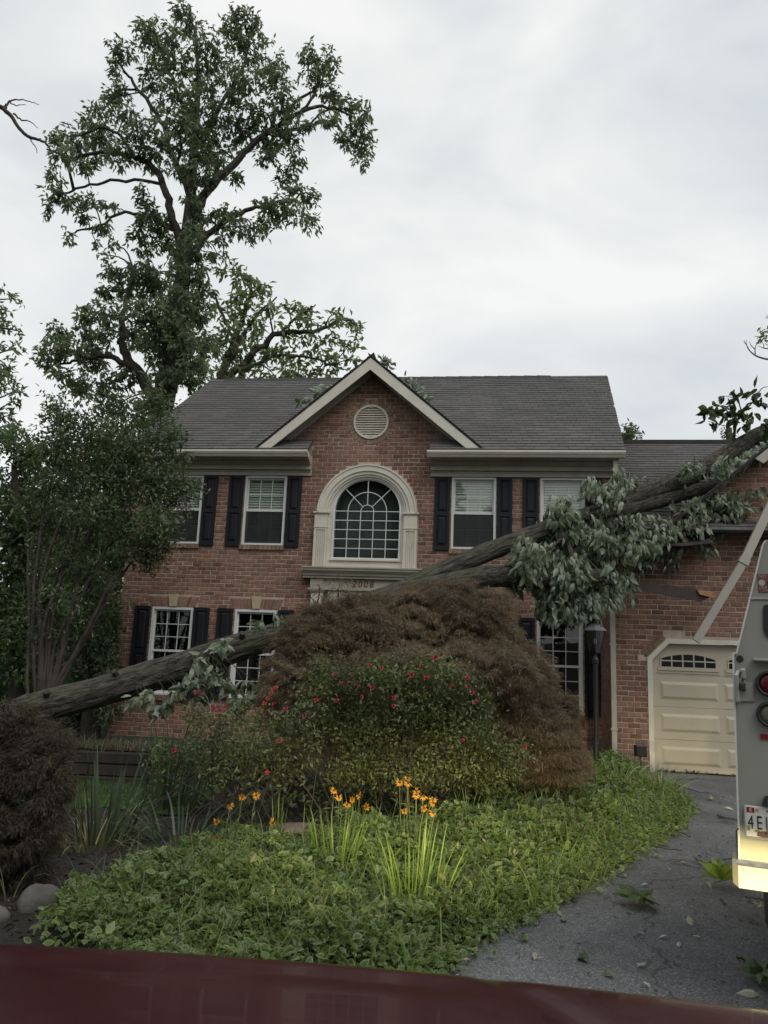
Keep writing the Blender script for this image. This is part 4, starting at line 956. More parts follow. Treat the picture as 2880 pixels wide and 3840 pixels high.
C, T, O = ell_points(crown(E2, 0, 0, TK), Y1, .5*.26*.1, 1.35, 6, 1.2, .6)
twigs(mb, C, T, sk, .028, 4, 3); kind(mb.build('branch', M_BARK, t2), 'stuff')
P, D = tufts(T, O, 6, .07, .5, .5)
o, _ = leaves('crown', P, D, rng.uniform(.16, .30, len(P)), rng.uniform(.07, .12, len(P)), M_OAK2, t2, 'lance', upw=.5); kind(o, 'stuff')

def woods(name, label, Y, ells, m, trunk, L=.2, cover=1.5, depth=1.2, k=6, hang=.4, branch=True):
    t_ = thing(name, label, 'tree', [*AT(trunk[-1][0], trunk[-1][1], Y)[:2], -.1]); sk = []; mb = MB()
    pts = [AT(p[0], p[1], Y) for p in trunk]; pts[-1][2] = -.3
    pts = smooth_path(pts[::-1], 14); mb.tube(pts, np.linspace(.2, .05, 14), 9); sk += list(pts); mb.build('trunk', M_BARK, t_, True)
    C, T, O = ell_points(ells, Y, .5*L*L*.4, cover, k, depth, .4)
    mb = MB(); twigs(mb, C, T, sk, .03, 4, 2); kind(mb.build('branch', M_BARK, t_), 'stuff')
    P, D = tufts(T, O, k, L*.35, .5, hang)
    o, _ = leaves('crown', P, D, rng.uniform(.7, 1.3, len(P))*L, rng.uniform(.3, .48, len(P))*L, m, t_, 'lance', upw=.5); kind(o, 'stuff'); return t_
woods('tree', 'leafy tree at the left edge with ragged boughs open to the sky', 17.0, crown([(30,220,60,50),(130,285,50,25),(10,350,30,60),(20,520,50,80),(150,570,40,25),(60,720,60,35),(140,740,40,35),(40,900,80,60),(110,940,50,45),(30,1050,60,60),(140,1020,40,35),(160,1090,30,25),(120,1200,25,18),(40,1330,90,60),(120,1390,60,40),(60,1450,90,60),(150,1480,50,40),(-60,500,80,200),(-80,900,90,200)], 0, 576, .243), M_OAK, [(-30, 640), (-35, 900), (-50, 1400)], .17, 1.1)
woods('tree', 'bushy light green tree low at the left edge beside the myrtle', 15.0, [(30,960,60,45),(70,1000,40,50),(40,1060,80,70),(20,1150,80,80),(90,1120,60,60),(40,1260,90,90),(30,1380,90,100),(100,1330,50,90),(20,1480,90,80),(-50,1200,60,250),(75,980,30,30)], M_WOODS, [(30, 1000), (40, 1200), (45, 1560)], .13, 1.4, .8)
woods('tree', 'shady understory tree filling the gap between the myrtle and the house', 19.0, [(150,1000,80,70),(240,980,70,60),(300,960,50,60),(200,1090,90,70),(290,1080,70,70),(150,1180,80,80),(230,1200,90,80),(190,1300,110,90),(240,1400,80,100),(150,1430,100,100),(210,1520,110,90),(120,1560,80,60),(250,1560,50,70),(330,900,30,40)], M_WOODS, [(200, 1000), (195, 1300), (190, 1600)], .17, 1.3, .8)
woods('evergreen_shrub', 'dark glossy shrub against the left corner of the house', 14.6, [(225,1350,30,110),(200,1450,50,90),(170,1530,60,60),(235,1490,22,90),(190,1260,40,60)], M_MYRTLE, [(200, 1300), (198, 1450), (195, 1620)], .09, 2.2, .7)
woods('tree', 'rounded treetop showing above the garage roof beside the main gable', 27.0, [(1345,945,16,22),(1362,940,14,24),(1355,965,30,16),(1378,955,8,18)], M_WOODS, [(1358, 930), (1358, 980), (1358, 1500)], .16, 1.5)
woods('tree', 'tiny green treetop just visible over the garage ridge behind the split limb', 27.0, [(1568,935,10,14),(1583,940,8,12),(1575,950,16,8)], M_WOODS, [(1575, 930), (1575, 980), (1575, 1500)], .13, 1.2)
woods('tree', 'broad dark tree closing the view behind the myrtle stems', 27.0, [(60,1180,90,70),(170,1180,90,70),(270,1200,70,70),(60,1300,90,80),(170,1310,90,80),(270,1320,70,80),(60,1430,90,80),(170,1440,90,80),(260,1450,60,80),(120,1540,120,60),(120,1090,80,50),(230,1110,70,50)], M_WOODS, [(150, 1050), (150, 1300), (150, 1540)], .3, 1.6, .8)
# bare limbs reaching into the frame
t_ = thing('dead_tree', 'bare dead limb reaching in from the left edge against the sky', 'tree', [*AT(-160, 600, 20)[:2], -.1]); mb = MB(); sk = []
b0 = AT(-160, 500, 20); b1 = b0.copy(); b1[2] = -.3; mb.tube([b1, (b0+b1)/2, b0, AT(-150, 300, 20)], [.3, .24, .18, .1], 9); mb.build('trunk', M_BARK, t_, True); mb = MB()
limb(mb, [(-155, 420), (-90, 290), (-20, 232), (15, 242), (40, 275), (62, 295), (92, 305), (110, 325), (120, 350)], 20, .09, .018, 6, sk, .012)
for pts, r in [([(12, 240), (20, 220), (50, 216), (85, 226)], .035), ([(30, 245), (45, 258), (65, 262), (82, 278)], .03), ([(22, 222), (35, 228), (55, 225)], .02), ([(-10, 235), (10, 228), (22, 216)], .03), ([(55, 290), (75, 315), (80, 330)], .02), ([(60, 295), (75, 300), (90, 300)], .02)]: limb(mb, pts, 20, r, .008, 5, None, .01)
mb.build('branch', M_BARK, t_)
t_ = thing('dead_tree', 'grey leafless twigs at the right edge above the garage', 'tree', [*AT(1820, 900, 24)[:2], -.1]); mb = MB()
b0 = AT(1820, 800, 24); b1 = b0.copy(); b1[2] = -.3; mb.tube([b1, (b0+b1)/2, b0, AT(1800, 600, 24)], [.3, .26, .2, .12], 9); mb.build('trunk', M_BARKGREY, t_, True); mb = MB()
OX, OY, KK = 1440, 633.6, .1319
for pts, r in [([(2600,1150),(2000,1120),(1659,1080),(1480,1030),(1370,950),(1310,850),(1260,790)], .05), ([(1450,1010),(1450,920),(1470,830),(1480,790)], .022), ([(1445,915),(1380,850),(1360,790)], .018), ([(1350,930),(1300,830),(1270,770)], .015), ([(1900,920),(1659,905),(1580,895),(1500,860)], .03), ([(1590,890),(1590,840),(1550,780)], .016), ([(1659,850),(1610,820)], .014), ([(1420,1000),(1340,920),(1315,860),(1310,760)], .012), ([(1659,410),(1610,390)], .014), ([(1659,390),(1635,350)], .012)]:
    limb(mb, [(OX+p[0]*KK, OY+p[1]*KK) for p in pts], 24, r, .006, 5)
mb.build('branch', M_BARKGREY, t_)
C, T, O = ell_points([(1655, 716, 10, 12), (1665, 706, 12, 12), (1652, 730, 7, 5)], 24, .012, 1.2, 5)
P, D = tufts(T, O, 5, .06, .5, .5); o, _ = leaves('leaf_cluster', P, D, .22, .09, M_OAK2, t_); kind(o, 'stuff')

# woods on the far side of the street, behind the camera (mirrored in the windows)
for i, (x, y, h, wd) in enumerate([(-17, -17, 19, 10), (-9.8, -19, 18, 9), (-2.6, -21, 11, 5), (11, -19, 15, 7), (20, -16, 11, 7), (-27, -14, 18, 10)]):
    t_ = thing('street_tree', ['broad tree across the street', 'low round tree across the street', 'narrow tree across the street', 'tallest tree across the street', 'short spreading tree across the street', 'far left tree across the street'][i]+' behind the viewer', 'tree', (x, y, -.05))
    mb = MB(); mb.tube([(x, y, -.1), (x+.1, y, h*.4), (x, y, h*.8)], [.3, .25, .1], 8); mb.build('trunk', M_BARK, t_, True)
    n = 5200; q = unit(rng.normal(size=(n, 3)))*rng.random((n, 1))**.4; Pp = np.array([x, y, h*.58])+q*np.array([wd*.55, wd*.55, h*.42])
    o, _ = leaves('crown', Pp, q+rng.normal(size=(n, 3)), 1.0, .65, M_OAK, t_, 'lance'); kind(o, 'stuff')

# =================================================================== CRAPE MYRTLE
YM = 12.6
tm = thing('crape_myrtle', 'many stemmed crape myrtle fanning up before the left corner of the house', 'tree', [*AT(100, 1500, YM)[:2], -.02]); sk = []
stems = [[(75,1490),(72,1300),(88,1150),(118,1000),(125,930)],[(95,1500),(112,1300),(150,1150),(200,1000),(215,930)],[(110,1495),(150,1350),(205,1230),(272,1080),(300,980)],[(120,1490),(180,1380),(240,1260),(325,1130),(395,1070)],[(125,1490),(200,1350),(275,1225),(330,1170)],[(85,1490),(95,1350),(160,1180),(182,1050),(175,950),(185,900)],[(100,1500),(130,1250),(230,1000),(262,930)],[(60,1490),(64,1350),(60,1200),(72,1050),(105,960)],[(90,1495),(85,1300),(105,1200),(150,1060),(130,960)],[(115,1495),(160,1300),(195,1150),(270,1020),(340,950)],[(105,1490),(120,1390),(175,1290),(235,1180),(300,1140)]]
for i, s_ in enumerate(stems):
    mb = MB(); s_ = [(p[0], p[1], YM+.25*math.sin(i*2.1)*j/4) for j, p in enumerate(s_)]
    a = AT(s_[0][0]*.5+95*.5, 1500, YM); a[2] = .0
    P = smooth_path([a]+[AT(*p) for p in s_], 26)+rng.normal(size=(26, 3))*.008; mb.tube(P, np.linspace(rng.uniform(.032, .058), .010, 26), 7); sk += list(P[8:])
    mb.build('stem', M_BARKMYR, tm, True)
E3 = [(120,960,55,65),(190,930,75,45),(260,960,75,55),(330,950,65,45),(375,960,35,35),(150,1040,75,55),(250,1050,85,55),(340,1040,75,55),(385,1070,55,35),(412,1052,26,9),(430,1050,16,6),(200,1110,75,45),(290,1130,75,45),(335,1130,65,45),(300,1185,55,40),(318,1210,35,35),(120,1130,45,45),(140,900,35,45),(113,880,12,50),(230,880,45,35),(300,900,45,35),(340,870,35,30),(180,1200,45,35),(120,1230,35,25),(350,1170,30,40),(400,990,20,14),(368,890,12,30),(330,840,14,22),(70,1080,30,30),(85,1180,25,25),(270,1000,60,40),(200,1000,60,40)]
E3b = [(85,1260,50,45),(150,1290,60,45),(215,1260,45,35),(55,1330,35,45),(250,1280,30,30),(110,1370,45,40),(175,1360,40,35),(60,1420,40,40),(130,1440,40,30)]
C, T, O = ell_points(E3, YM, .6*.085*.036, 1.15, 7, .8, .25)
Cb, Tb, Ob = ell_points(E3b, YM, .6*.085*.036, .3, 7, .8, .3); C += Cb; T += Tb; O += Ob
mb = MB(); twigs(mb, C, T, sk, .012, 4, 4); kind(mb.build('twig', M_BARKMYR, tm), 'stuff')
P, D = tufts(T, O, 7, .06, .6, .1)
o, _ = leaves('foliage', P, D, rng.uniform(.06, .105, len(P)), rng.uniform(.028, .045, len(P)), M_MYRTLE, tm, 'oval', upw=.5); kind(o, 'stuff')
for x, y in ((404, 1093), (397, 1082), (392, 1104), (383, 1098)):
    k = MB(); c = AT(x, y, YM-.3)
    for q in range(14): cc = c+rng.normal(size=3)*.035; k.blob(cc, (.012, .012, .012), 5, 3)
    kind(k.build('seed_head', M_NUM, tm), 'stuff')

# =================================================================== FALLEN TREE
tf = thing('fallen_tree', 'uprooted furrowed tree trunk lying across the front garden onto the garage roof', 'fallen tree', AT(75, 1532, 9.0)*np.array([1, 1, 0]))
def bark_tube(name, pts, rads, n=56, step=.03, amp=.026):
    P0 = np.array(pts, float); ln = np.sum(np.linalg.norm(np.diff(P0, axis=0), axis=1)); m = int(ln/step)
    P = smooth_path(P0, m); R = np.interp(np.linspace(0, len(rads)-1, m), range(len(rads)), rads)
    tg = unit(np.gradient(P, axis=0)); a = unit(np.cross(tg[0], [0, 0, 1.])); V = np.zeros((m, n, 3)); s = np.linspace(0, ln, m)
    ph = rng.uniform(0, 6.28, 12)
    from mathutils import noise as mn
    for i in range(m):
        a = unit(a-tg[i]*(a@tg[i])); b_ = np.cross(tg[i], a)
        for j in range(n):
            q = 2*math.pi*j/n; ca, sa = math.cos(q), math.sin(q); rr = R[i]
            f = mn.noise(Vector((s[i]*1.3, ca*rr*13, sa*rr*13+ph[0]))); g = mn.noise(Vector((s[i]*4.0, ca*rr*34, sa*rr*34+ph[1])))
            h = abs(f)*1.6-.35+.6*abs(g)-.15
            big = mn.noise(Vector((s[i]*.9, ca*1.5, sa*1.5+ph[2])))
            V[i, j] = P[i]+(rr*(1+.07*big)+amp*h)*(ca*a+sa*b_)
    mb = MB(); F = [(i*n+j, i*n+(j+1) % n, (i+1)*n+(j+1) % n, (i+1)*n+j) for i in range(m-1) for j in range(n)]+[tuple(range(n))[::-1], tuple((m-1)*n+j for j in range(n))]
    mb.add(V.reshape(-1, 3), F); ob = mb.build(name, M_BARKFALL, tf, True); uvl = ob.data.uv_layers.new(name='UVMap'); rm = float(np.mean(R)); uo = rng.random()*5
    vi = np.zeros(len(ob.data.loops), int); ob.data.loops.foreach_get('vertex_index', vi); jj = vi % n; fi = np.repeat(np.arange(len(F)), [len(f) for f in F])
    lastcol = (fi < (m-1)*n) & (fi % n == n-1) & (jj == 0); uu = s[vi//n]+uo; vv = np.where(lastcol, n, jj)*2*math.pi*rm/n
    uvl.data.foreach_set('uv', np.stack([uu, vv], 1).astype(np.float32).ravel()); return ob, P
trk = [(28,1548,8.9),(75,1530,9.0),(200,1498,9.2),(350,1452,9.45),(500,1403,9.75),(600,1370,10.0),(720,1328,10.3),(850,1284,10.6),(960,1234,10.9),(1060,1190,11.15),(1165,1151,11.4),(1270,1112,11.75),(1300,1104,11.9)]
rtr = [.17,.178,.178,.175,.168,.163,.16,.15,.142,.138,.128,.124,.12]
_, PT = bark_tube('trunk', [AT(*p) for p in trk], rtr)
_, P2 = bark_tube('limb', [AT(*p) for p in [(1285,1108,11.85),(1350,1098,12.1),(1420,1080,12.35),(1480,1064,12.6),(1535,1054,12.75),(1600,1040,12.9),(1700,1022,13.2),(1850,990,13.5)]], [.125,.13,.14,.135,.13,.12,.11,.09], 32, .04, .016)
_, P3 = bark_tube('limb', [AT(*p) for p in [(1290,1106,11.9),(1380,1070,12.2),(1440,1047,12.4),(1510,1018,12.7),(1583,975,13.0),(1640,940,13.2),(1750,900,13.5),(1900,850,13.8)]], [.12,.135,.15,.16,.155,.14,.12,.1], 32, .04, .016)
_, P4 = bark_tube('limb', [AT(*p) for p in [(690,1345,10.2),(860,1290,10.5),(1000,1256,10.8),(1060,1246,10.9),(1120,1246,11.0),(1200,1250,11.1),(1300,1245,11.2)]], [.16,.165,.16,.16,.155,.13,.10], 32, .04, .016)
a_ = AT(20, 1556, 8.95); mb = MB(); mb.tube(smooth_path([(a_[0]-.12, a_[1]+.05, -.1), (a_[0]-.05, a_[1]+.03, .35), (a_[0], a_[1], a_[2]-.12)], 8), np.linspace(.24, .17, 8), 14); mb.build('stump', M_BARK, tf)
skf = list(PT[60:])+list(P2)+list(P3)+list(P4)
mb = MB()
for pts, r in [([(1120,1246,11.0),(1170,1200,11.0),(1230,1150,11.2)], .04), ([(1250,1120,11.6),(1230,1180,11.2),(1250,1250,11.0),(1240,1310,11.0)], .045), ([(1250,1190,11.3),(1300,1240,11.2),(1330,1270,11.2)], .03), ([(1350,1098,12.1),(1320,1150,11.6),(1300,1200,11.4)], .035), ([(1450,1070,12.4),(1460,1120,12.1),(1480,1160,11.9)], .03), ([(1535,1053,12.7),(1530,1110,12.3),(1550,1150,12.1)], .03), ([(1600,1040,12.8),(1620,1080,12.4)], .025), ([(1583,970,13.0),(1592,910,12.9),(1625,870,12.8)], .03), ([(1592,905,12.9),(1560,880,12.9),(1540,870,12.9)], .015), ([(1600,900,12.9),(1575,920,12.8),(1530,910,12.8)], .012), ([(1602,888,12.9),(1590,862,12.9),(1560,855,12.9)], .012), ([(1625,870,12.8),(1645,840,12.8),(1660,835,12.8)], .012), ([(1430,1085,12.3),(1440,1045,12.2),(1460,1030,12.2)], .02), ([(1220,1130,11.5),(1190,1170,11.3),(1170,1230,11.2)], .03)]:
    Pq = path(pts, 12); skf += list(Pq); mb.tube(Pq, np.linspace(r, r*.35, len(Pq)), 6)
for i_, ang in ((30, .9), (58, -.6), (100, .5), (150, 1.1)):
    p_ = PT[min(i_, len(PT)-1)]; d_ = unit(np.array([math.sin(ang)*.3, -.75, .65])); mb.tube([p_+d_*.08, p_+d_*.19, p_+d_*.25], [.05, .036, .032], 8)
# roots end stubs and broken twigs above the trunk
for pts, r in [([(682,1318,10.1),(690,1280,10.05),(688,1262,10.0)], .012), ([(697,1305,10.1),(705,1275,10.1)], .010), ([(684,1325,10.1),(678,1300,10.0),(668,1285,10.0)], .010)]:
    mb.tube(path(pts, 10), np.linspace(r, r*.4, len(path(pts, 10))), 5)
O3 = (864, 749); K3 = .479
E4 = [(900,640,55,45),(1000,620,55,45),(1060,640,45,45),(1150,640,45,45),(1180,670,35,28),(950,700,55,35),(720,720,55,45),(760,780,55,45),(700,790,45,45),(740,850,75,55),(680,880,55,35),(960,790,75,45),(1040,800,55,45),(1060,870,55,45),(1130,930,45,55),(900,880,75,55),(820,920,65,55),(980,900,65,45),(600,930,55,45),(570,960,55,50),(550,1050,45,45),(650,980,55,55),(720,960,65,55),(680,1080,65,65),(780,1050,75,65),(860,1060,75,65),(940,1060,65,55),(700,1180,60,36),(780,1160,65,50),(870,1160,65,45),(950,1130,45,36),(1000,1060,36,45),(760,1220,30,16),(660,1180,26,36),(1200,800,65,45),(1280,780,65,45),(1230,870,55,45),(1320,830,65,45),(1330,710,55,36),(1400,760,65,55),(1430,700,55,36),(1490,740,55,45),(1560,720,36,36),(1440,830,55,45),(1540,790,45,36),(1390,870,45,28),(1240,930,36,26),(1330,540,45,36),(1340,590,36,26),(1440,600,45,36),(1480,560,55,45),(1520,610,45,36),(1600,530,45,36),(1560,500,36,26),(1640,700,28,36),(1540,450,50,30),(1620,440,45,26),(1620,800,30,26)]
ED = [(1560,1010,28,16),(1600,1000,28,15),(1630,1005,20,13),(1520,1075,28,17),(1570,1085,32,18),(1610,1080,22,15),(1590,1110,24,13),(1500,1110,28,18),(1540,1130,28,15),(1640,1050,14,13),(1470,1140,28,16),(1420,1150,32,18),(1390,1170,32,20),(1440,1180,22,13),(1360,1190,28,20),(1180,1200,38,28),(1230,1230,42,28),(1200,1270,33,26),(1270,1200,38,28),(1290,1270,28,24),(1240,1310,34,16),(1190,1310,20,18),(1310,1230,28,23),(1335,1255,18,16),(1150,1190,30,24),(1140,1235,22,26),(1280,1130,40,26),(1330,1120,36,24),(1645,1090,16,20),(1625,1120,24,18),(1655,1000,14,30),(1600,1140,24,14),(1600,1072,38,20),(1640,1068,18,20),(1620,1135,28,15),(1560,1118,36,18)]
E4 += [((e[0]-864)/.479, (e[1]-749)/.479, e[2]/.479, e[3]/.479) for e in ED]
def yof(x): return float(np.interp(x, [1080, 1165, 1290, 1450, 1600, 1700], [10.9, 11.1, 11.5, 12.0, 12.45, 12.7]))
E4 = [(O3[0]+e[0]*K3, O3[1]+e[1]*K3, e[2]*K3, e[3]*K3, yof(O3[0]+e[0]*K3)) for e in E4]
C, T, O = ell_points(E4, 11.5, .55*.17*.07, 2.9, 6, 1.5, .15)
twigs(mb, C, T, skf, .016, 4, 4, .12)
T = [t + rng.normal(size=t.shape)*.04 for t in T]; P, D = tufts(T, O, 6, .07, .5, 1.0); tw = np.repeat(rng.normal(size=(len(P)//6, 3))*np.array([.75, .75, .35]), 6, axis=0); D = unit(D*.55+tw*.75-np.array([0, 0, .8]))
K8 = .2777
E5 = [(1130,230,55,40),(1000,280,28,28),(660,460,18,14),(700,450,18,12),(570,530,36,22),(640,530,28,22),(480,600,36,26),(400,700,46,34),(480,700,34,34),(570,690,55,45),(650,700,55,45),(700,760,36,45),(520,760,36,34),(430,860,55,55),(370,820,45,34),(590,800,45,45),(250,900,36,45),(180,940,34,34),(780,850,45,55),(800,900,34,34),(900,820,55,45),(960,750,55,45),(90,840,45,24),(50,870,34,24),(620,640,30,30),(850,880,40,30)]
E5 = [(288+e[0]*K8, 1267+e[1]*K8, e[2]*K8, e[3]*K8, 9.0 if e[1] > 560 else 9.35) for e in E5]
C5, T5, O5 = ell_points(E5, 9.1, .55*.17*.085, 1.4, 4, .7, .08)
twigs(mb, C5, T5, list(PT)[:120:3], .007, 4, 3, .15)
kind(mb.build('branch', M_BARK, tf), 'stuff')
P5, D5 = tufts(T5, O5, 4, .03, .4, .9)
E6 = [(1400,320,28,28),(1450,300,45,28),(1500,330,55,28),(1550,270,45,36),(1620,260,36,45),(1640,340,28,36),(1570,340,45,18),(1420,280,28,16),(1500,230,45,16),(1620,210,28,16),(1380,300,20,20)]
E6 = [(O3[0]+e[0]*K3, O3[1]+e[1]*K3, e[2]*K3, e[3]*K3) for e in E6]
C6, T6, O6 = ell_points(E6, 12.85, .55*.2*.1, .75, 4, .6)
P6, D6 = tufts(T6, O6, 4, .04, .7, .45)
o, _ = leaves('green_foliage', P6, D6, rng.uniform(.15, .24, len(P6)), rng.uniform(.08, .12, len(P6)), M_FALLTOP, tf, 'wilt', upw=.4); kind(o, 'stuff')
def PX(p):
    q = p-np.array([0, 0, EYE]); dz = q@FWD; return np.stack([(1440+FPX*(q@RIGHT)/dz)/K, (1920-FPX*(q@UP)/dz)/K], 1)
lm = np.vstack([P2, P3, PT[-40:]]); lpx = PX(lm); pp_ = PX(P+D*.08); dm = np.linalg.norm(pp_[:, None]-lpx[None], axis=2)
spots_ = np.array([(1500, 1008), (1462, 1040), (1566, 1012), (1240, 1130), (1290, 1100), (1330, 1080), (1205, 1150)])
keep = (dm.min(1) > 20) | (np.linalg.norm(pp_[:, None]-spots_[None], axis=2).min(1) < 27); P, D = P[keep], D[keep]
PA = np.vstack([P, P5]); DA = np.vstack([D, D5]); LA = np.concatenate([rng.uniform(.085, .195, len(P)), rng.uniform(.11, .19, len(P5))]); WA = LA*rng.uniform(.40, .56, len(LA))
near = np.linalg.norm(PA-[0, 0, EYE], axis=1)-LA*9+rng.normal(size=len(PA))*.7
order = np.argsort(near); sel = order[:294]; rst = order[294:]
o, _ = leaves('wilted_foliage', PA[rst], DA[rst], LA[rst], WA[rst], M_FALLEN, tf, 'wilt', upw=.35); kind(o, 'stuff')
lms = []
for q in range(4):
    V, F = TPL['wilt' if q < 3 else 'lobed']; V = V.copy(); V[:, 2] *= (.7+.35*q); me = bpy.data.meshes.new('leaf'); me.from_pydata([tuple(v*np.array([1, .5, 1])) for v in V], [], F); me.materials.append(M_FALLEN); lms.append(me)
def place_leaf(i, p, d, L, mesh, parent, off, name='leaf', up=None):
    d = Vector(d).normalized(); r_ = Vector(rng.normal(size=3))*.6+Vector((0, 0, .5)) if up is None else Vector(up); n_ = (r_-d*r_.dot(d)).normalized(); s_ = d.cross(n_)
    o = bpy.data.objects.new(name, mesh); COL.objects.link(o)
    if parent is not None: o.parent = parent
    p = np.array(p)-np.array(off); o.matrix_local = Matrix(((d.x*L, s_.x*L, n_.x*L, p[0]), (d.y*L, s_.y*L, n_.y*L, p[1]), (d.z*L, s_.z*L, n_.z*L, p[2]), (0, 0, 0, 1))); return o
for i in sel: place_leaf(i, PA[i], DA[i], LA[i], lms[i % 4], tf, OFF[tf.name])
# sprigs caught on the roof behind the front gable
for lab, ells, Yr in (('small broken sprig of dull leaves on the roof left of the front gable', [(655,875,10,12),(672,862,9,8),(690,852,12,9),(705,843,10,8)], 15.6), ('broken leafy bough on the roof right of the front gable', [(875,822,18,10),(895,838,20,12),(912,850,14,14),(920,862,8,8)], 16.2), ('small leafy twig sticking up over the peak of the front gable', [(832,778,10,10),(840,788,8,9),(826,790,7,6)], 16.4)):
    t_ = thing('broken_branch', lab, 'branch', AT(ells[0][0], ells[0][1], Yr)); mb = MB(); mb.tube(path([(e[0], e[1]) for e in ells], Yr), .012, 5)
    C, T, O = ell_points(ells, Yr, .55*.18*.08, 1.3, 5, .8); twigs(mb, C, T, path([(e[0], e[1]) for e in ells], Yr), .008, 3, 3); mb.build('twig', M_TWIG, t_)
    P, D = tufts(T, O, 5, .04, .6, .35); o, _ = leaves('foliage', P, D, rng.uniform(.13, .22, len(P)), rng.uniform(.06, .1, len(P)), M_FALLEN, t_, 'wilt', upw=.4); kind(o, 'stuff')
# torn garage trim
t_ = thing('broken_gutter', 'bent cream gutter hanging diagonally across the garage front', 'gutter', H2W(3.6, GS-.5, 0))
def tilt_beam(a, b_, w_, d_):
    a, b_ = np.array(a), np.array(b_); ax = unit(b_-a); sd = unit(np.cross(ax, HN)); k = MB()
    q = [a-sd*w_/2-HN*d_/2, a+sd*w_/2-HN*d_/2, a+sd*w_/2+HN*d_/2, a-sd*w_/2+HN*d_/2]; q2 = [v+(b_-a) for v in q]
    k.add(q+q2, [(0, 1, 2, 3), (7, 6, 5, 4), (0, 4, 5, 1), (1, 5, 6, 2), (2, 6, 7, 3), (3, 7, 4, 0)]); return k
A1, A2, A3 = AT(1503, 1385, 11.4), AT(1607, 1212, 11.5), AT(1672, 1075, 11.7)
k = tilt_beam(A1, A2+(A2-A1)*.02, .115, .07); k.build('lower_length', M_GUTTER, t_)
k = tilt_beam(A2, A3, .125, .075); k.build('upper_length', M_GUTTER, t_)
k = tilt_beam(A2-unit(A3-A2)*.05, A2+unit(A3-A2)*.05, .15, .09); k.build('joint_cover', M_GUTTER, t_)
t_ = thing('shade_panel', 'dark panel added under the fallen limbs to shade the garage wall', 'shade panel', H2W(3.2, GS-.5, 3.4)); k = MB()  # added panel, placed under the eave to shade the garage wall below
q = [H2W(2.15, GS-.06, 3.52), H2W(3.5, GS-.06, 3.62), H2W(3.4, GS-.50, 3.50), H2W(2.9, GS-.62, 3.42), H2W(2.3, GS-.5, 3.46)]
k.add(q+[v+np.array([0, 0, .025]) for v in q], [(0, 1, 2, 3, 4), (9, 8, 7, 6, 5)]+[(i, (i+1) % 5, (i+1) % 5+5, i+5) for i in range(5)]); k.build('panel', M_WOODDARK, t_)
t_ = thing('torn_soffit_board', 'dark torn board hanging across the bricks above the garage door', 'board', H2W(2.6, GS-.1, 0))
k = MB(); a = [AT(x, y, 11.9) for x, y in ((1335, 1250), (1420, 1262), (1505, 1272), (1545, 1283), (1515, 1300), (1440, 1286), (1345, 1268))]
k.add(a+[v+HN*.03 for v in a], [tuple(range(7)), tuple(range(7, 14))[::-1]]+[(i, (i+1) % 7, (i+1) % 7+7, i+7) for i in range(7)]); k.build('board', M_WOODDARK, t_)
k = MB(); a = [AT(x, y, 11.87) for x, y in ((1505, 1273), (1560, 1282), (1535, 1290), (1512, 1284))]; k.add(a+[v+HN*.02 for v in a], [(0, 1, 2, 3), (7, 6, 5, 4)]+[(i, (i+1) % 4, (i+1) % 4+4, i+4) for i in range(4)]); k.build('splinter', M_WOODTORN, t_)
t_ = thing('split_rafter', 'orange splintered roof timber poking out under the fallen limbs', 'timber', AT(1465, 1115, 12.2))
k = MB(); a = [AT(x, y, 12.15) for x, y in ((1445, 1128), (1458, 1112), (1482, 1098), (1494, 1092), (1488, 1106), (1470, 1122))]; k.add(a+[v+HN*.05 for v in a], [tuple(range(6)), tuple(range(6, 12))[::-1]]+[(i, (i+1) % 6, (i+1) % 6+6, i+6) for i in range(6)]); k.build('beam', M_WOODTORN, t_)
k = MB(); a = [AT(x, y, 12.1) for x, y in ((1452, 1116), (1475, 1100), (1500, 1088), (1478, 1104))]; k.add(a+[v+HN*.02 for v in a], [(0, 1, 2, 3), (7, 6, 5, 4)]+[(i, (i+1) % 4, (i+1) % 4+4, i+4) for i in range(4)]); k.build('splinter', M_TRIM2, t_)

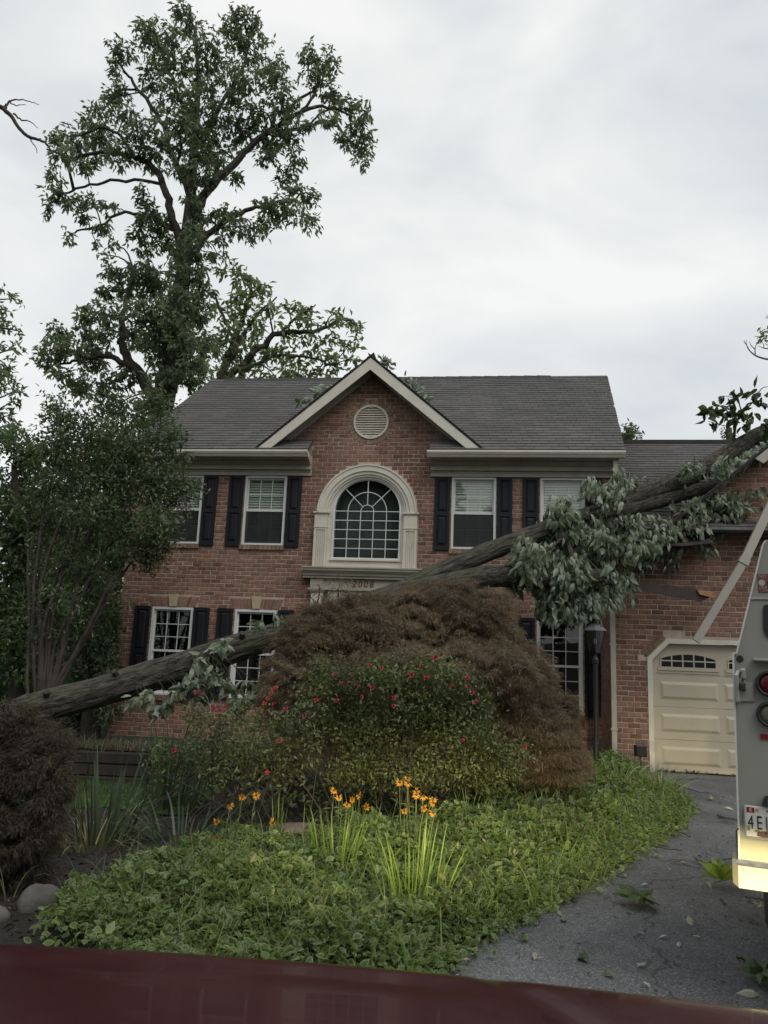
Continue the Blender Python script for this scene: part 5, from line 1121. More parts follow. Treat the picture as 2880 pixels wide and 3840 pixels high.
# =================================================================== LACELEAF MAPLES
def laceleaf(name, label, m, lobes, Y, base, L=.085, Wd=.011, cover=2.4, inner=True):
    t_ = thing(name, label, 'tree', [base[0], base[1], -.02]); mb = MB(); top = np.array([base[0], base[1], 1.1 if Y > 7 else .9])
    mb.tube(smooth_path([(base[0], base[1], -.05), (base[0]+.06, base[1], .5), top], 8), np.linspace(.11, .07, 8), 8); mb.build('trunk', M_BARK, t_, True)
    mb = MB(); PP = []; DD = []
    sub_ = []
    for el in lobes:
        x, y, rx, ry = el[:4]; Yc = el[4] if len(el) > 4 else Y
        for q in range(3):
            a_ = rng.uniform(.1, 3.04) if q else rng.uniform(0, 6.28); f_ = rng.uniform(.45, .85); g_ = rng.uniform(.30, .48)
            sub_.append((x+rx*f_*math.cos(a_), y-ry*f_*math.sin(a_)*.8+ry*.05, rx*g_, ry*g_, Yc-rng.uniform(.1, .8)*min(rx, ry)*Yc/(FPX/K)))
    for el in [(*e[:2], e[2]*.93, e[3]*.93, *e[4:]) for e in lobes]+sub_:
        x, y, rx, ry = el[:4]; Yc = el[4] if len(el) > 4 else Y
        c = AT(x, y, Yc); sc = Yc/(FPX/K); a, b_ = rx*sc, ry*sc; dd = max(a, b_)*.9
        mb.tube(smooth_path([top*np.array([1, 1, .7]), (top*np.array([1, 1, .7])+c)/2, c-[0, 0, b_*.1]], 8), np.linspace(.03, .010, 8), 5)
        area = 2*math.pi*a*b_*1.3; k = 7; n = int(cover*area/(.5*L*Wd)/k)
        q = unit(rng.normal(size=(n, 3))*np.array([1, 1, .9])+np.array([0, -.35, .25])); rad = 1-.30*rng.random((n, 1))**2; qa = q*2.2+c; rad = rad*(1+.10*np.sin(5*qa[:, :1]+3*qa[:, 2:3])+.08*np.sin(9*qa[:, 2:3]-4*qa[:, 1:2]))
        # tiers: pull points onto drooping layers
        p = c+q*rad*np.array([a, dd, b_])
        lay = .22; zz = p[:, 2]+.16*np.sin(3.1*p[:, 0]+1.7*p[:, 1])+.09*np.sin(7.3*p[:, 0]-2+5*p[:, 1])+.05*np.sin(13*p[:, 0]); zl = zz-np.floor(zz/lay)*lay; p[:, 2] -= zl*.35
        hd = unit(q*np.array([1, 1, 0])+rng.normal(size=(n, 3))*.35*np.array([1, 1, 0]))
        Dm = hd*.75-np.array([0, 0, 1.])*(.10+.5*(1-np.clip(q[:, 2:3], 0, 1)))
        PP.append(np.repeat(p, k, 0)+rng.normal(size=(n*k, 3))*.012); DD.append(np.repeat(unit(Dm), k, 0)+rng.normal(size=(n*k, 3))*.6)
    kind(mb.build('branch', M_BARK, t_), 'stuff')
    P = np.vstack(PP); D = np.vstack(DD); ok = P[:, 2] > .03; P, D = P[ok], D[ok]
    o, _ = leaves('foliage', P, D, rng.uniform(.7, 1.35, len(P))*L, rng.uniform(.7, 1.4, len(P))*Wd, m, t_, 'thread', upw=.5); kind(o, 'stuff')
    return t_
YJ = 8.7
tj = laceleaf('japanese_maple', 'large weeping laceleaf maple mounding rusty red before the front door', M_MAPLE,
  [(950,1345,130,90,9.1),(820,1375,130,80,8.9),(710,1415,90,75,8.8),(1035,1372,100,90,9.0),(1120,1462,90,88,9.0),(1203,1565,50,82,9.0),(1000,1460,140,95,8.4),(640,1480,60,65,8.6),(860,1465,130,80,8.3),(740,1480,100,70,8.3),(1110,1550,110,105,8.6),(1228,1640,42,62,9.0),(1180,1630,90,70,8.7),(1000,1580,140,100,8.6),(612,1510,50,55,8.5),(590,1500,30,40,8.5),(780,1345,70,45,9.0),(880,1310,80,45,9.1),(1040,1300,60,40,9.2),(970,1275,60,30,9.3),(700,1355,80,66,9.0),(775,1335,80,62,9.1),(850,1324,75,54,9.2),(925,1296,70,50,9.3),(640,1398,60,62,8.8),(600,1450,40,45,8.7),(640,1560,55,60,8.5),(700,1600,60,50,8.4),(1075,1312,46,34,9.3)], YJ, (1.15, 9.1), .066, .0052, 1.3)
mb = MB()                                                   # upright feathery shoots in front of the number board
P = path([(722, 1345), (727, 1310), (731, 1275), (735, 1262)], 8.9); mb.tube(P, np.linspace(.008, .003, len(P)), 4)
mb.build('shoot', M_NUM, tj)
n = 240; tt_ = rng.random(n); pos = np.array([AT(729+rng.normal()*1+(1-t)*0, 1300-44*t, 8.9) for t in tt_])
hd = rng.normal(size=(n, 3))*np.array([1, .4, .2]); o, _ = leaves('shoot_foliage', pos+unit(hd)*rng.random((n, 1))*.30*np.array([1, 1, .35])+np.array([0, 0, .06]), unit(hd)-np.array([0, 0, .35]), .11, .012, M_MAPLE, tj, 'thread'); kind(o, 'stuff')
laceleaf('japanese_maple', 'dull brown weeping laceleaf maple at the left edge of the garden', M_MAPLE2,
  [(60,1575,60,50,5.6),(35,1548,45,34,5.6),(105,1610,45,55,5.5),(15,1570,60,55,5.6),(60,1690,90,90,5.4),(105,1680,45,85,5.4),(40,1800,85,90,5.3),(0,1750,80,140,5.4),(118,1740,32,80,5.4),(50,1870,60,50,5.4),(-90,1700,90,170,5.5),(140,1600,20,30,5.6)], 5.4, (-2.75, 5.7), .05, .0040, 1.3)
# =================================================================== LAMP POST
YL = 11.2
pb = AT(1290, 1640, YL); lx, ly = pb[0]-.01, pb[1]; lz = AT(1285, 1409, YL)[2]     # lz: underside of the lantern
tl = thing('lamp_post', 'black post lamp with a glass lantern beside the garage corner', 'lamp post', (lx, ly, .02))
LH = AT(1284, 1362, YL)[2]-lz                                                    # glass height
k = MB(); k.lathe([(.0, -.1), (.042, -.1), (.042, .5), (.036, .52), (.036, lz-.16), (.048, lz-.15), (.048, lz-.10), (.03, lz-.06), (.03, lz-.02), (0, lz-.02)], lx, ly, 12); k.build('post', M_BLACK, tl)
LX = AT(1284, 1400, YL)[0]
r0, r1 = .085, .155
k = MB(); k.lathe([(0, lz-.02), (.07, lz-.02), (r0+.01, lz), (0, lz)], lx, ly, 6, .3); k.build('lantern_base', M_BLACK, tl)
fr = MB()
for i in range(6):
    a0 = 2*math.pi*i/6+.3; a1 = a0+math.pi/3
    p = [np.array([lx+r0*math.cos(a0), ly+r0*math.sin(a0), lz]), np.array([lx+r0*math.cos(a1), ly+r0*math.sin(a1), lz]), np.array([lx+r1*math.cos(a1), ly+r1*math.sin(a1), lz+LH]), np.array([lx+r1*math.cos(a0), ly+r1*math.sin(a0), lz+LH])]
    fr.tube([p[0], p[3]], .007, 5); fr.tube([p[2], p[3]], .008, 5); fr.tube([p[0], p[1]], .006, 5)
    c = np.array([lx, ly, lz+LH/2]); q = [v+(c-v)*.03 for v in p]
    g = MB(); g.add(q, [(0, 1, 2, 3)]); g.build('glass_pane', M_LGLASS, tl)
kind(fr.build('lantern_frame', M_BLACK, tl), 'stuff')
k = MB(); k.lathe([(0, lz), (.013, lz), (.013, lz+.10), (.008, lz+.11), (0, lz+.11)], lx, ly, 8); k.build('candle', M_BLACK, tl)
k = MB(); k.blob((lx, ly, lz+.155), (.022, .022, .05), 8, 6); k.build('bulb', mat('frosted_bulb', (.55, .55, .52), .3), tl, True)
k = MB(); RT = AT(1284, 1343, YL)[2]
k.lathe([(r1+.025, lz+LH-.006), (r1+.025, lz+LH+.006), (.06, RT-.02), (0, RT-.015)], lx, ly, 6, .3); k.build('lantern_roof', M_LAMPROOF, tl)
k = MB(); k.lathe([(.06, RT-.022), (.062, RT), (.035, RT+.02), (.03, RT+.035), (.042, RT+.042), (.02, RT+.055), (.012, RT+.07), (.02, RT+.085), (.012, RT+.105), (0, RT+.125)], lx, ly, 12); k.build('finial', M_BLACK, tl, True)

# =================================================================== RETAINING WALL, LAWN
RWY = 9.35
tw_ = thing('retaining_wall', 'low dark timber retaining wall behind the small lawn', 'wall', (-2.5, RWY, -.05))
for r in range(3):
    x = -6.2-(r % 2)*.7
    while x < -1.1:
        k = MB(); k.bevbox(x+.005, min(x+1.8, -1.0)-.005, RWY+rng.normal()*.006, RWY+.16, -.04+r*.135, .088+r*.135, .012); k.build('timber', M_TIMBER, tw_); x += 1.8
mb = MB(); xs = np.linspace(-7.0, -.95, 30); ys = np.linspace(RWY+.10, 11.2, 14); vs = [(x, y, max(-.03, .37*min(1, (11.1-y)/1.0)+rng.normal()*.012)) for y in ys for x in xs]
mb.add(vs, [(j*30+i, j*30+i+1, (j+1)*30+i+1, (j+1)*30+i) for j in range(13) for i in range(29)]); tag(mb.build('terrace_soil', M_MULCH, smooth=True), None, None, kind='structure')
n = 9000; x = rng.uniform(-4.6, -1.7, n); y = rng.uniform(7.6, 9.3, n); z = np.array([bedz(a, b_) for a, b_ in zip(x, y)])
mb = MB(); vs = [(a, b_, bedz(a, b_)+.012) for b_ in np.linspace(7.6, 9.34, 12) for a in np.linspace(-4.6, -1.7, 16)]
mb.add(vs, [(j*16+i, j*16+i+1, (j+1)*16+i+1, (j+1)*16+i) for j in range(11) for i in range(15)]); tag(mb.build('lawn', mat('lawn_turf', (.035, .065, .016), .95, .4, 9, 60, .8)), None, None, kind='structure')
o = blades('grass', np.stack([x, y, z+.005], 1), rng.normal(size=(n, 3))*np.array([.5, .5, .1])+[0, 0, 1], rng.uniform(.04, .085, n), .006, M_LAWN, None, 3, .4); tag(o, None, None, kind='stuff')
n = 900; x = rng.uniform(-3.6, -1.0, n); y = rng.uniform(RWY+.05, RWY+.5, n)
o = blades('terrace_grass', np.stack([x, y, np.full(n, .34)], 1), rng.normal(size=(n, 3))*np.array([.6, .6, .1])+[0, -.15, .9], rng.uniform(.08, .26, n), .009, M_DRYBLADE, None, 4, .7); tag(o, None, None, kind='stuff')

# =================================================================== ROSES
def bush(name, label, cat, Y, ells, base, m, L, Wd, cover, flowers, nst=16, hang=.05, bare=0, spread=.35):
    t_ = thing(name, label, cat, (base[0], base[1], 0)); sk = []; mb = MB()
    C, T, O = ell_points(ells, Y, .6*L*Wd, cover, 6, .9, .12)
    for i in range(nst):
        c = C[rng.integers(len(C))]+rng.normal(size=3)*.12; b0 = np.array([base[0]+rng.normal()*spread, base[1]+rng.normal()*.15, .0]); mid = (b0+c)/2+rng.normal(size=3)*.10+np.array([0, 0, .12])
        Pq = smooth_path([b0, mid, c], 9); sk += list(Pq[3:]); k = MB(); k.tube(Pq, np.linspace(.007, .003, 9), 5); k.build('stem', M_TWIG, t_)
    twigs(mb, C, T, sk, .006, 3, 5+bare, .05); kind(mb.build('twig', M_TWIG, t_), 'stuff')
    P, D = tufts(T, O, 6, .05, .6, hang); ok = P[:, 2] > .03; P, D = P[ok], D[ok]
    o, _ = leaves('foliage', P, D, rng.uniform(.7, 1.3, len(P))*L, rng.uniform(.7, 1.2, len(P))*Wd, m, t_, 'oval', upw=.6); kind(o, 'stuff')
    for x, y, s_ in flowers: rose(t_, AT(x, y, Y-.55), s_*.72)
    return t_
def rose(t_, c, s_, m=None):
    f = unit(np.array([rng.normal()*.5, -1, .6+rng.normal()*.3])); n = 11
    a = unit(np.cross(f, [0, 0, 1.])); b_ = np.cross(a, f); P = []; D = []
    for i in range(n):
        q = i*2.4; o_ = .25+.6*i/n; dd = (math.cos(q)*a+math.sin(q)*b_)*o_+f*(1.0-.75*i/n); P.append(c); D.append(dd)
    o, _ = leaves('flower', np.array(P), np.array(D), np.linspace(.6, 1.0, n)*s_, np.linspace(.7, 1.0, n)*s_, m or M_ROSE, t_, 'oval', up=f, upw=.9); return o
E7 = [(400,700,25,40),(480,730,20,40),(600,715,25,45),(700,700,22,45),(800,705,30,50),(870,690,22,40),(920,715,22,40),(1000,780,22,45),(340,700,20,40),(1060,820,22,40),(340,740,50,50),(420,800,95,60),(560,760,75,55),(650,760,75,55),(760,780,95,55),(880,750,75,55),(960,770,55,55),(1040,840,55,55),(1080,900,55,55),(940,880,110,70),(780,900,130,70),(600,900,130,70),(450,920,110,70),(350,900,65,70),(550,1010,140,65),(750,1020,140,65),(950,1010,130,65),(1080,1010,75,70),(1130,1100,75,65),(1220,1080,65,45),(1150,1180,65,45),(1000,1130,110,60),(800,1130,130,55),(600,1120,130,55),(480,1150,110,45),(500,1190,120,45),(700,1190,130,45),(880,1200,120,45),(1060,1215,90,38),(1200,1160,55,45)]
X5, K5 = (518, 1094.5), .486
FL = [(575,705),(628,718),(808,708),(765,750),(870,672),(422,745),(450,785),(485,782),(527,797),(590,805),(540,847),(430,862),(683,888),(683,850),(1010,763),(1017,795),(1032,827),(1050,868),(1265,1067),(943,795),(755,740),(830,762),(990,1040)]
YR = 7.6
bush('rose_bush', 'broad green rose bush with pink blooms before the big red maple', 'rose bush', YR, crown(E7, X5[0], X5[1], K5), (.25, YR), M_ROSELEAF, .040, .021, 1.5, [(X5[0]+x*K5, X5[1]+y*K5, rng.uniform(.026, .048)) for x, y in FL], 26)
E8 = [(1050,1130,110,60),(1200,1120,120,60),(1350,1130,120,70),(1480,1130,100,70),(1080,1230,130,60),(1260,1230,130,60),(1450,1240,110,60),(950,1330,130,65),(1150,1350,130,65),(1350,1350,120,70),(850,1290,90,50),(1500,1350,90,60),(1250,1050,60,30),(1000,1060,40,40),(1560,1010,55,50),(1550,1110,70,55),(1600,1210,60,55),(1580,1290,60,50),(1660,1150,50,60)]
FL = [(1020,962),(1048,968),(1100,1035),(1106,1048),(1140,1060),(1168,1035),(1480,1047),(1578,1083),(1450,1215),(1385,1380),(685,1258),(900,1262),(1375,1080),(1420,1022),(1640,1005)]
bush('rose_bush', 'thin twiggy rose bush with few pink blooms left of the broad one', 'rose bush', 7.3, crown(E8, 0, 1094.5, .4167), (-1.15, 7.3), M_ROSELEAF, .044, .022, .85, [(x*.4167, 1094.5+y*.4167, rng.uniform(.024, .04)) for x, y in FL], 30, .05, 5, .5)
# low leafy filler under the bushes
n = 2600; x = rng.uniform(-2.3, 2.9, n); y = rng.uniform(7.6, 10.2, n); ok = np.array([a < edge_x(b_)-.35 for a, b_ in zip(x, y)]); x, y = x[ok], y[ok]
P = np.stack([x, y, rng.uniform(.02, .30, len(x))], 1); o, _ = leaves('undergrowth', P, rng.normal(size=(len(x), 3))+[0, -.3, .3], .075, .045, M_MYRTLE, None, 'oval'); tag(o, None, None, kind='stuff')

# =================================================================== STRAP-LEAVED CLUMPS
def clump(name, label, cat, base, Y, n, L, Wd, m, lean=.35, droop=.25, rad=.12, fan=None, group=None):
    c = GR(*base) if Y is None else AT(base[0], base[1], Y); c[2] = 0
    t_ = thing(name, label, cat, c, group); th = rng.uniform(0, 6.28, n); rr = rad*np.sqrt(rng.random(n))
    b_ = c+np.stack([rr*np.cos(th), rr*np.sin(th), np.full(n, -.01)], 1)
    for i in range(n): b_[i, 2] = bedz(b_[i, 0], b_[i, 1])-.01
    ln = lean*(.3+rng.random((n, 1))); d = np.concatenate([np.stack([np.cos(th), np.sin(th)], 1)*ln, np.ones((n, 1))], 1)
    if fan is not None: d = d+np.array(fan)
    nb = min(n, 60)
    pick = rng.permutation(n)
    for i in pick[:nb]: blades('blade', b_[i:i+1], d[i:i+1], rng.uniform(*L), rng.uniform(*Wd), m, t_, 5, droop*rng.uniform(.4, 1.4))
    if n > nb:
        r_ = pick[nb:]; kind(blades('blade_mass', b_[r_], d[r_], rng.uniform(*L, len(r_)), rng.uniform(*Wd, len(r_)), m, t_, 5, droop*rng.uniform(.4, 1.4, len(r_))), 'stuff')
    return t_
clump('gladiolus', 'tall sword leaved clump standing under the fallen trunk left of the roses', 'plant', (375, 1640), 8.0, 46, (.45, .95), (.022, .04), M_IRIS, .28, .10, .28)
clump('gladiolus', 'sword leaved clump in front of the lawn beside the left maple', 'plant', (225, 1790), 6.6, 34, (.40, .80), (.020, .036), M_IRIS, .25, .10, .20)
clump('daylily', 'low arching daylily foliage at the foot of the sword leaves', 'plant', (200, 1800), 6.4, 70, (.30, .55), (.010, .018), M_DRYBLADE, 1.1, .9, .30)
clump('daylily', 'sprawling strap leaves lying on the dark soil beneath the thin rose', 'plant', (400, 1765), 6.7, 60, (.30, .6), (.014, .026), M_IRIS, 1.2, .75, .40)
clump('daylily', 'bright upright lily leaves left of the yellow flower stand', 'plant', (725, 1905), None, 46, (.30, .55), (.009, .015), M_BLADE, .28, .18, .14)
clump('daylily', 'tallest bright lily clump in the middle of the ground cover', 'plant', (885, 1990), None, 62, (.34, .68), (.008, .014), M_BLADE, .30, .22, .17)
clump('daylily', 'small right leaning lily tuft at the dark back edge of the ground cover', 'plant', (1020, 1810), None, 22, (.25, .50), (.009, .015), M_BLADE, .40, .25, .10, (.25, 0, 0))
clump('daylily', 'pair of narrow upright leaves rising beside the flat brown stone', 'plant', (602, 1830), None, 5, (.30, .45), (.012, .018), M_BLADE, .10, .05, .03)
clump('daylily', 'thin dull lily leaves standing in the left part of the ground cover', 'plant', (515, 1965), None, 9, (.30, .52), (.007, .012), M_IRIS, .16, .10, .06)
clump('daylily', 'few loose blades beside the round boulder', 'plant', (205, 1985), None, 12, (.22, .46), (.007, .012), M_IRIS, .45, .45, .10)
clump('daylily', 'two arching blades at the far left above the boulder', 'plant', (22, 1950), None, 4, (.25, .4), (.008, .014), M_DRYBLADE, .5, .7, .05)
clump('daylily', 'short grassy tuft in the ground cover left of the tallest lily', 'plant', (640, 1960), None, 26, (.16, .34), (.006, .011), M_BLADE, .5, .35, .12)
for i, (x, y, Y, lab) in enumerate([(1318,1655,11.2,'striped lilyturf tuft next to the lamp post'), (1360,1665,11.3,'striped lilyturf tuft around the small spotlight'), (1400,1680,11.0,'striped lilyturf tuft before the brick pier'), (1425,1700,10.6,'striped lilyturf tuft at the corner of the driveway'), (1340,1700,10.4,'striped lilyturf tuft nearest the ground cover')]):
    clump('lilyturf', lab, 'plant', (x, y), Y, 150, (.25, .46), (.008, .015), M_LIRIOPE, 1.0, .85, .22, None, 'striped lilyturf by the garage')
for i, (hx, hy, lab) in enumerate([(590, 1500, 'leaning coral flower spike between the roses and the trunk'), (702, 1490, 'upright coral flower spike beside the thin rose')][:1]):
    t_ = thing('gladiolus', lab, 'plant', AT(560, 1545, 7.6)*np.array([1, 1, 0])); P = path([(545, 1600), (560, 1540), (578, 1505), (600, 1478)], 7.6); k = MB(); k.tube(P, np.linspace(.007, .003, len(P)), 5); k.build('stem', M_STEM, t_)
    for q in (8, 10, 12, 14, 16, 17): rose(t_, P[min(q, len(P)-1)]+np.array([.012, -.02, 0]), .030, M_PETALPINK)
# =================================================================== BLACK-EYED SUSANS
X7, X8 = (0, 1555.3, .5209), (806.5, 1555.3, .514)
def h7(l): return [(X7[0]+x*X7[2], X7[1]+y*X7[2]) for x, y in l]
def h8(l): return [(X8[0]+x*X8[2], X8[1]+y*X8[2]) for x, y in l]
SUS = [('black eyed susan with two drooping heads at the left end of the ground cover', h7([(897,420),(900,485)]), (475, 1880)), ('spindly black eyed susan with a bud and a side facing bloom', h7([(955,355),(1005,318)]), (495, 1880)), ('black eyed susan with one full bloom above bare stem', h7([(1062,312)]), (548, 1850)),
       ('short black eyed susan beside the pair of narrow leaves', h7([(1130,425),(1190,470)]), (592, 1850)), ('black eyed susan with two heads left of the bright lily clump', h7([(1385,292),(1405,322)]), (716, 1850)), ('black eyed susan with four heads over the bright lily clump', h7([(1462,330),(1440,350),(1488,312),(1520,360)]), (750, 1850)),
       ('many headed black eyed susan, the tallest, in the centre of the bed', h8([(110,262),(145,243),(145,265),(180,300),(180,315),(212,322),(250,335),(250,348),(130,380),(212,370),(250,390)]), (885, 1900))]
for lab, heads, bs in SUS:
    c = GR(*bs); c[2] = 0; t_ = thing('black_eyed_susan', lab, 'flower', c, 'black eyed susans in the bed'); Yc = c[1]
    for hx, hy in heads:
        h = AT(hx, hy, Yc+rng.normal()*.05); b_ = c+np.array([rng.normal()*.04, rng.normal()*.03, 0]); k = MB(); mid = b_*.45+h*.55+rng.normal(size=3)*.02; Pq = smooth_path([b_, mid, h], 8); k.tube(Pq, np.linspace(.0045, .0028, 8), 5); k.build('stem', M_STEM, t_)
        f = unit(np.array([rng.normal()*.6, -.8, .35+rng.normal()*.5])); a = unit(np.cross(f, [0, 0, 1.])); b2 = np.cross(a, f); n = 13; q = np.linspace(0, 6.28, n, endpoint=False)+rng.normal(size=n)*.1
        D = np.cos(q)[:, None]*a+np.sin(q)[:, None]*b2+f*(.05+rng.normal(size=(n, 1))*.2)-np.array([0, 0, .45]); 
        o, _ = leaves('flower', np.repeat(h[None], n, 0)+unit(D)*.006, D, rng.uniform(.021, .034, n), .009, M_SUSAN, t_, 'oval', up=f, upw=.9)
        k = MB(); k.blob(h+f*.004, (.0095, .0095, .010), 7, 5); k.build('flower_eye', M_CONE, t_, True)
        m_n = 6; P = Pq[rng.integers(1, 6, m_n)]; o, _ = leaves('stem_foliage', P, rng.normal(size=(m_n, 3))*np.array([1, 1, .3])+[0, 0, .2], rng.uniform(.05, .10, m_n), .022, M_ROSELEAF, t_, 'oval'); kind(o, 'stuff')
# =================================================================== GROUND COVER
poly = [(1130,1702),(1230,1680),(1300,1672),(1380,1690),(1440,1690),(1496,1750),(1462,1795),(1360,1852),(1262,1922),(1140,1988),(1030,2042),(985,2075),(960,2140),(700,2180),(450,2160),(110,2080),(105,2010),(250,1960),(330,1900),(390,1870),(440,1850),(540,1845),(640,1845),(700,1830),(800,1810),(900,1800),(1000,1790),(1080,1745)]
G = np.array([GR(*p)[:2] for p in poly])
def inside(x, y, G=G):
    r = np.zeros(len(x), bool); j = len(G)-1
    for i in range(len(G)):
        c = ((G[i, 1] > y) != (G[j, 1] > y)) & (x < (G[j, 0]-G[i, 0])*(y-G[i, 1])/(G[j, 1]-G[i, 1]+1e-12)+G[i, 0]); r ^= c; j = i
    return r
def mound(x, y): return .15+.06*np.sin(2.9*x+1)*np.sin(3.3*y)+.05*np.sin(6.1*x+2.2*y)+.04*np.sin(11*y-3*x)+.03*np.sin(17*x+9*y)
def cover_pts(n, hi=1.0):
    x = rng.uniform(G[:, 0].min(), G[:, 0].max(), n*3); y = rng.uniform(G[:, 1].min(), G[:, 1].max(), n*3)
    w_ = inside(x+rng.normal(size=n*3)*.05, y+rng.normal(size=n*3)*.08); x, y = x[w_][:n], y[w_][:n]
    e = np.array([edge_x(b_) for b_ in y])-x; k = np.clip(e/.30, .25, 1)
    return x, y, k
x, y, k_ = cover_pts(62000)
hh = np.maximum(.02, mound(x, y))*k_+.015; z = hh*(.35+.65*rng.random(len(x))**.5)+np.array([bedz(a, b_) for a, b_ in zip(x, y)])*.8
P = np.stack([x, y, z], 1); D = rng.normal(size=(len(x), 3))*np.array([1, 1, .5])+[0, -.2, .1]
L = rng.uniform(.026, .068, len(x)); o, _ = leaves('ground_cover', P, D, L, L*rng.uniform(.48, .72, len(x)), M_VINCA, None, 'rim', upw=.58); tag(o, None, None, kind='stuff')
x, y, k_ = cover_pts(14000); hh = (mound(x, y)+.02)*k_; P = np.stack([x, y, hh*(.5+.7*rng.random(len(x)))], 1); o, _ = leaves('low_weeds', P, rng.normal(size=(len(x), 3))*np.array([1, 1, .6])+[0, -.1, .3], rng.uniform(.03, .075, len(x)), rng.uniform(.012, .03, len(x)), M_ROSELEAF, None, 'oval', upw=.5); tag(o, None, None, kind='stuff')
x, y, k_ = cover_pts(1300); P = np.stack([x, y, np.array([bedz(a, b_) for a, b_ in zip(x, y)])], 1); o = blades('loose_grass', P, rng.normal(size=(len(x), 3))*np.array([.45, .45, .1])+[0, 0, 1], rng.uniform(.16, .42, len(x)), .007, M_BLADE, None, 5, .5); tag(o, None, None, kind='stuff')
x, y, k_ = cover_pts(4600); hh = (mound(x, y)+.06)*k_; P = np.stack([x, y, hh], 1)
o = blades('trailing_stem', P, rng.normal(size=(len(x), 3))+[0, 0, .6], rng.uniform(.10, .26, len(x)), .004, M_VINCA2, None, 4, .8); tag(o, None, None, kind='stuff')
# mulch chips and litter
n = 9000; x = rng.uniform(-4.2, 3.6, n); y = rng.uniform(3.6, 9.2, n); ok = np.array([a < edge_x(b_)+.02 for a, b_ in zip(x, y)]); x, y = x[ok], y[ok]
P = np.stack([x, y, [bedz(a, b_)+.008 for a, b_ in zip(x, y)]], 1); o, _ = leaves('mulch_chips', P, rng.normal(size=(len(x), 3))*np.array([1, 1, .25]), rng.uniform(.02, .06, len(x)), rng.uniform(.008, .02, len(x)), M_CHIP, None, 'lance', upw=.8); tag(o, None, None, kind='stuff')
n = 1500; x = rng.uniform(-.5, 4.6, n); y = rng.uniform(3.4, 12.3, n); ok = np.array([a > edge_x(b_) for a, b_ in zip(x, y)]); x, y = x[ok], y[ok]; P = np.stack([x, y, np.full(len(x), .012)], 1)
o, _ = leaves('driveway_litter', P, rng.normal(size=(len(x), 3))*np.array([1, 1, .2]), rng.uniform(.012, .045, len(x)), rng.uniform(.006, .018, len(x)), M_LITTER, None, 'oval', upw=.8); tag(o, None, None, kind='stuff')
n = 900; yy = rng.uniform(3.9, 9.3, n); xx = np.array([edge_x(b_) for b_ in yy])-np.abs(rng.normal(size=n))*.10; P = np.stack([xx, yy, np.full(n, .012)], 1)
o, _ = leaves('leaf_litter', P, rng.normal(size=(n, 3))*np.array([1, 1, .2]), rng.uniform(.02, .05, n), .02, M_LITTER, None, 'oval', upw=.8); tag(o, None, None, kind='stuff')
# =================================================================== STONES
def rock(name, label, c, r, m, seed):
    from mathutils import noise as mn
    k = MB(); k.blob((0, 0, 0), (1, 1, 1), 26, 16); v = []
    for q in k.v:
        p = Vector(q)*1.4+Vector((seed, seed, seed)); d = 1+.12*mn.noise(p)+.08*mn.noise(p*2.6)+.03*mn.noise(p*7); v.append((c[0]+q[0]*r[0]*d, c[1]+q[1]*r[1]*d, c[2]+q[2]*r[2]*d))
    k.v = v; return tag(k.build(name, m, None, True), label, 'rock')
g = GR(68, 1990, .0); rock('boulder', 'round pale grey boulder at the front left of the garden', (g[0], g[1]+.10, .07), (.125, .12, .105), M_ROCK, 3.1)
g = GR(160, 1990, .0); rock('boulder', 'darker flat topped boulder partly under the ground cover', (g[0], g[1]+.14, .05), (.15, .12, .085), M_ROCK, 8.7)
g = GR(2, 2000, .0); rock('boulder', 'dark boulder cut by the left edge of the picture', (g[0]-.05, g[1], .03), (.09, .09, .07), M_ROCK, 5.2)
g = GR(648, 1800, .02); rock('flat_stone', 'flat brown stone set in the mulch behind the yellow flowers', (g[0], g[1]+.05, .04), (.27, .16, .05), M_ROCK2, 1.3)
g = GR(225, 1922, .0); rock('flat_stone', 'small dark stone on the mulch above the boulders', (g[0], g[1], .02), (.10, .07, .035), M_ROCK, 6.4)
# spotlight in the lilyturf
g = AT(1384, 1622, 11.25); t_ = thing('garden_spotlight', 'small black landscape spotlight in the lilyturf at the brick pier', 'spotlight', (g[0], g[1], .02))
k = MB(); k.tube([(g[0], g[1]+.02, -.05), (g[0], g[1]+.02, g[2])], .012, 6); k.build('stake', M_BLACK, t_)
k = MB(); k.bevbox(g[0]-.075, g[0]+.075, g[1]-.05, g[1]+.06, g[2]-.075, g[2]+.075, .012); k.build('housing', M_BLACK, t_)
# =================================================================== DEBRIS ON THE DRIVEWAY
LM = []
for q in range(4):
    V, F = TPL['wilt' if q % 2 else 'lobed']; V = V.copy(); V[:, 2] *= (.5+.5*q); me = bpy.data.meshes.new('shed_leaf'); me.from_pydata([tuple(v*np.array([1, .45, 1])) for v in V], [], F); me.materials.append(M_DRYLEAF); LM.append(me)
R8 = (806.5, 1555.3, .514)
spots = [(1060,660,.07),(1155,695,.06),(945,660,.08),(800,850,.10),(640,905,.13,'g'),(680,985,.07),(715,1003,.04),(905,1020,.11,'g'),(1145,1025,.09),(1240,915,.06),(1140,905,.06),(1325,838,.10),(1320,800,.08,'g'),(1605,855,.09,'g'),(1590,770,.07),(1645,780,.06),(1340,910,.05),(1285,940,.06),(1130,1105,.06),(1020,1080,.08),(1630,1022,.08),(855,768,.10,'g'),(890,670,.09,'g'),(1400,687,.07),(1250,632,.05),(1180,565,.04),(1050,640,.05),(1420,335,.16),(1355,322,.08),(1475,370,.10),(1515,350,.07),(1460,540,.05),(1410,560,.05),(1620,1160,.10),(1290,600,.05),(770,815,.05),(410,1010,.14),(640,800,.11),(650,830,.06),(685,825,.05)]
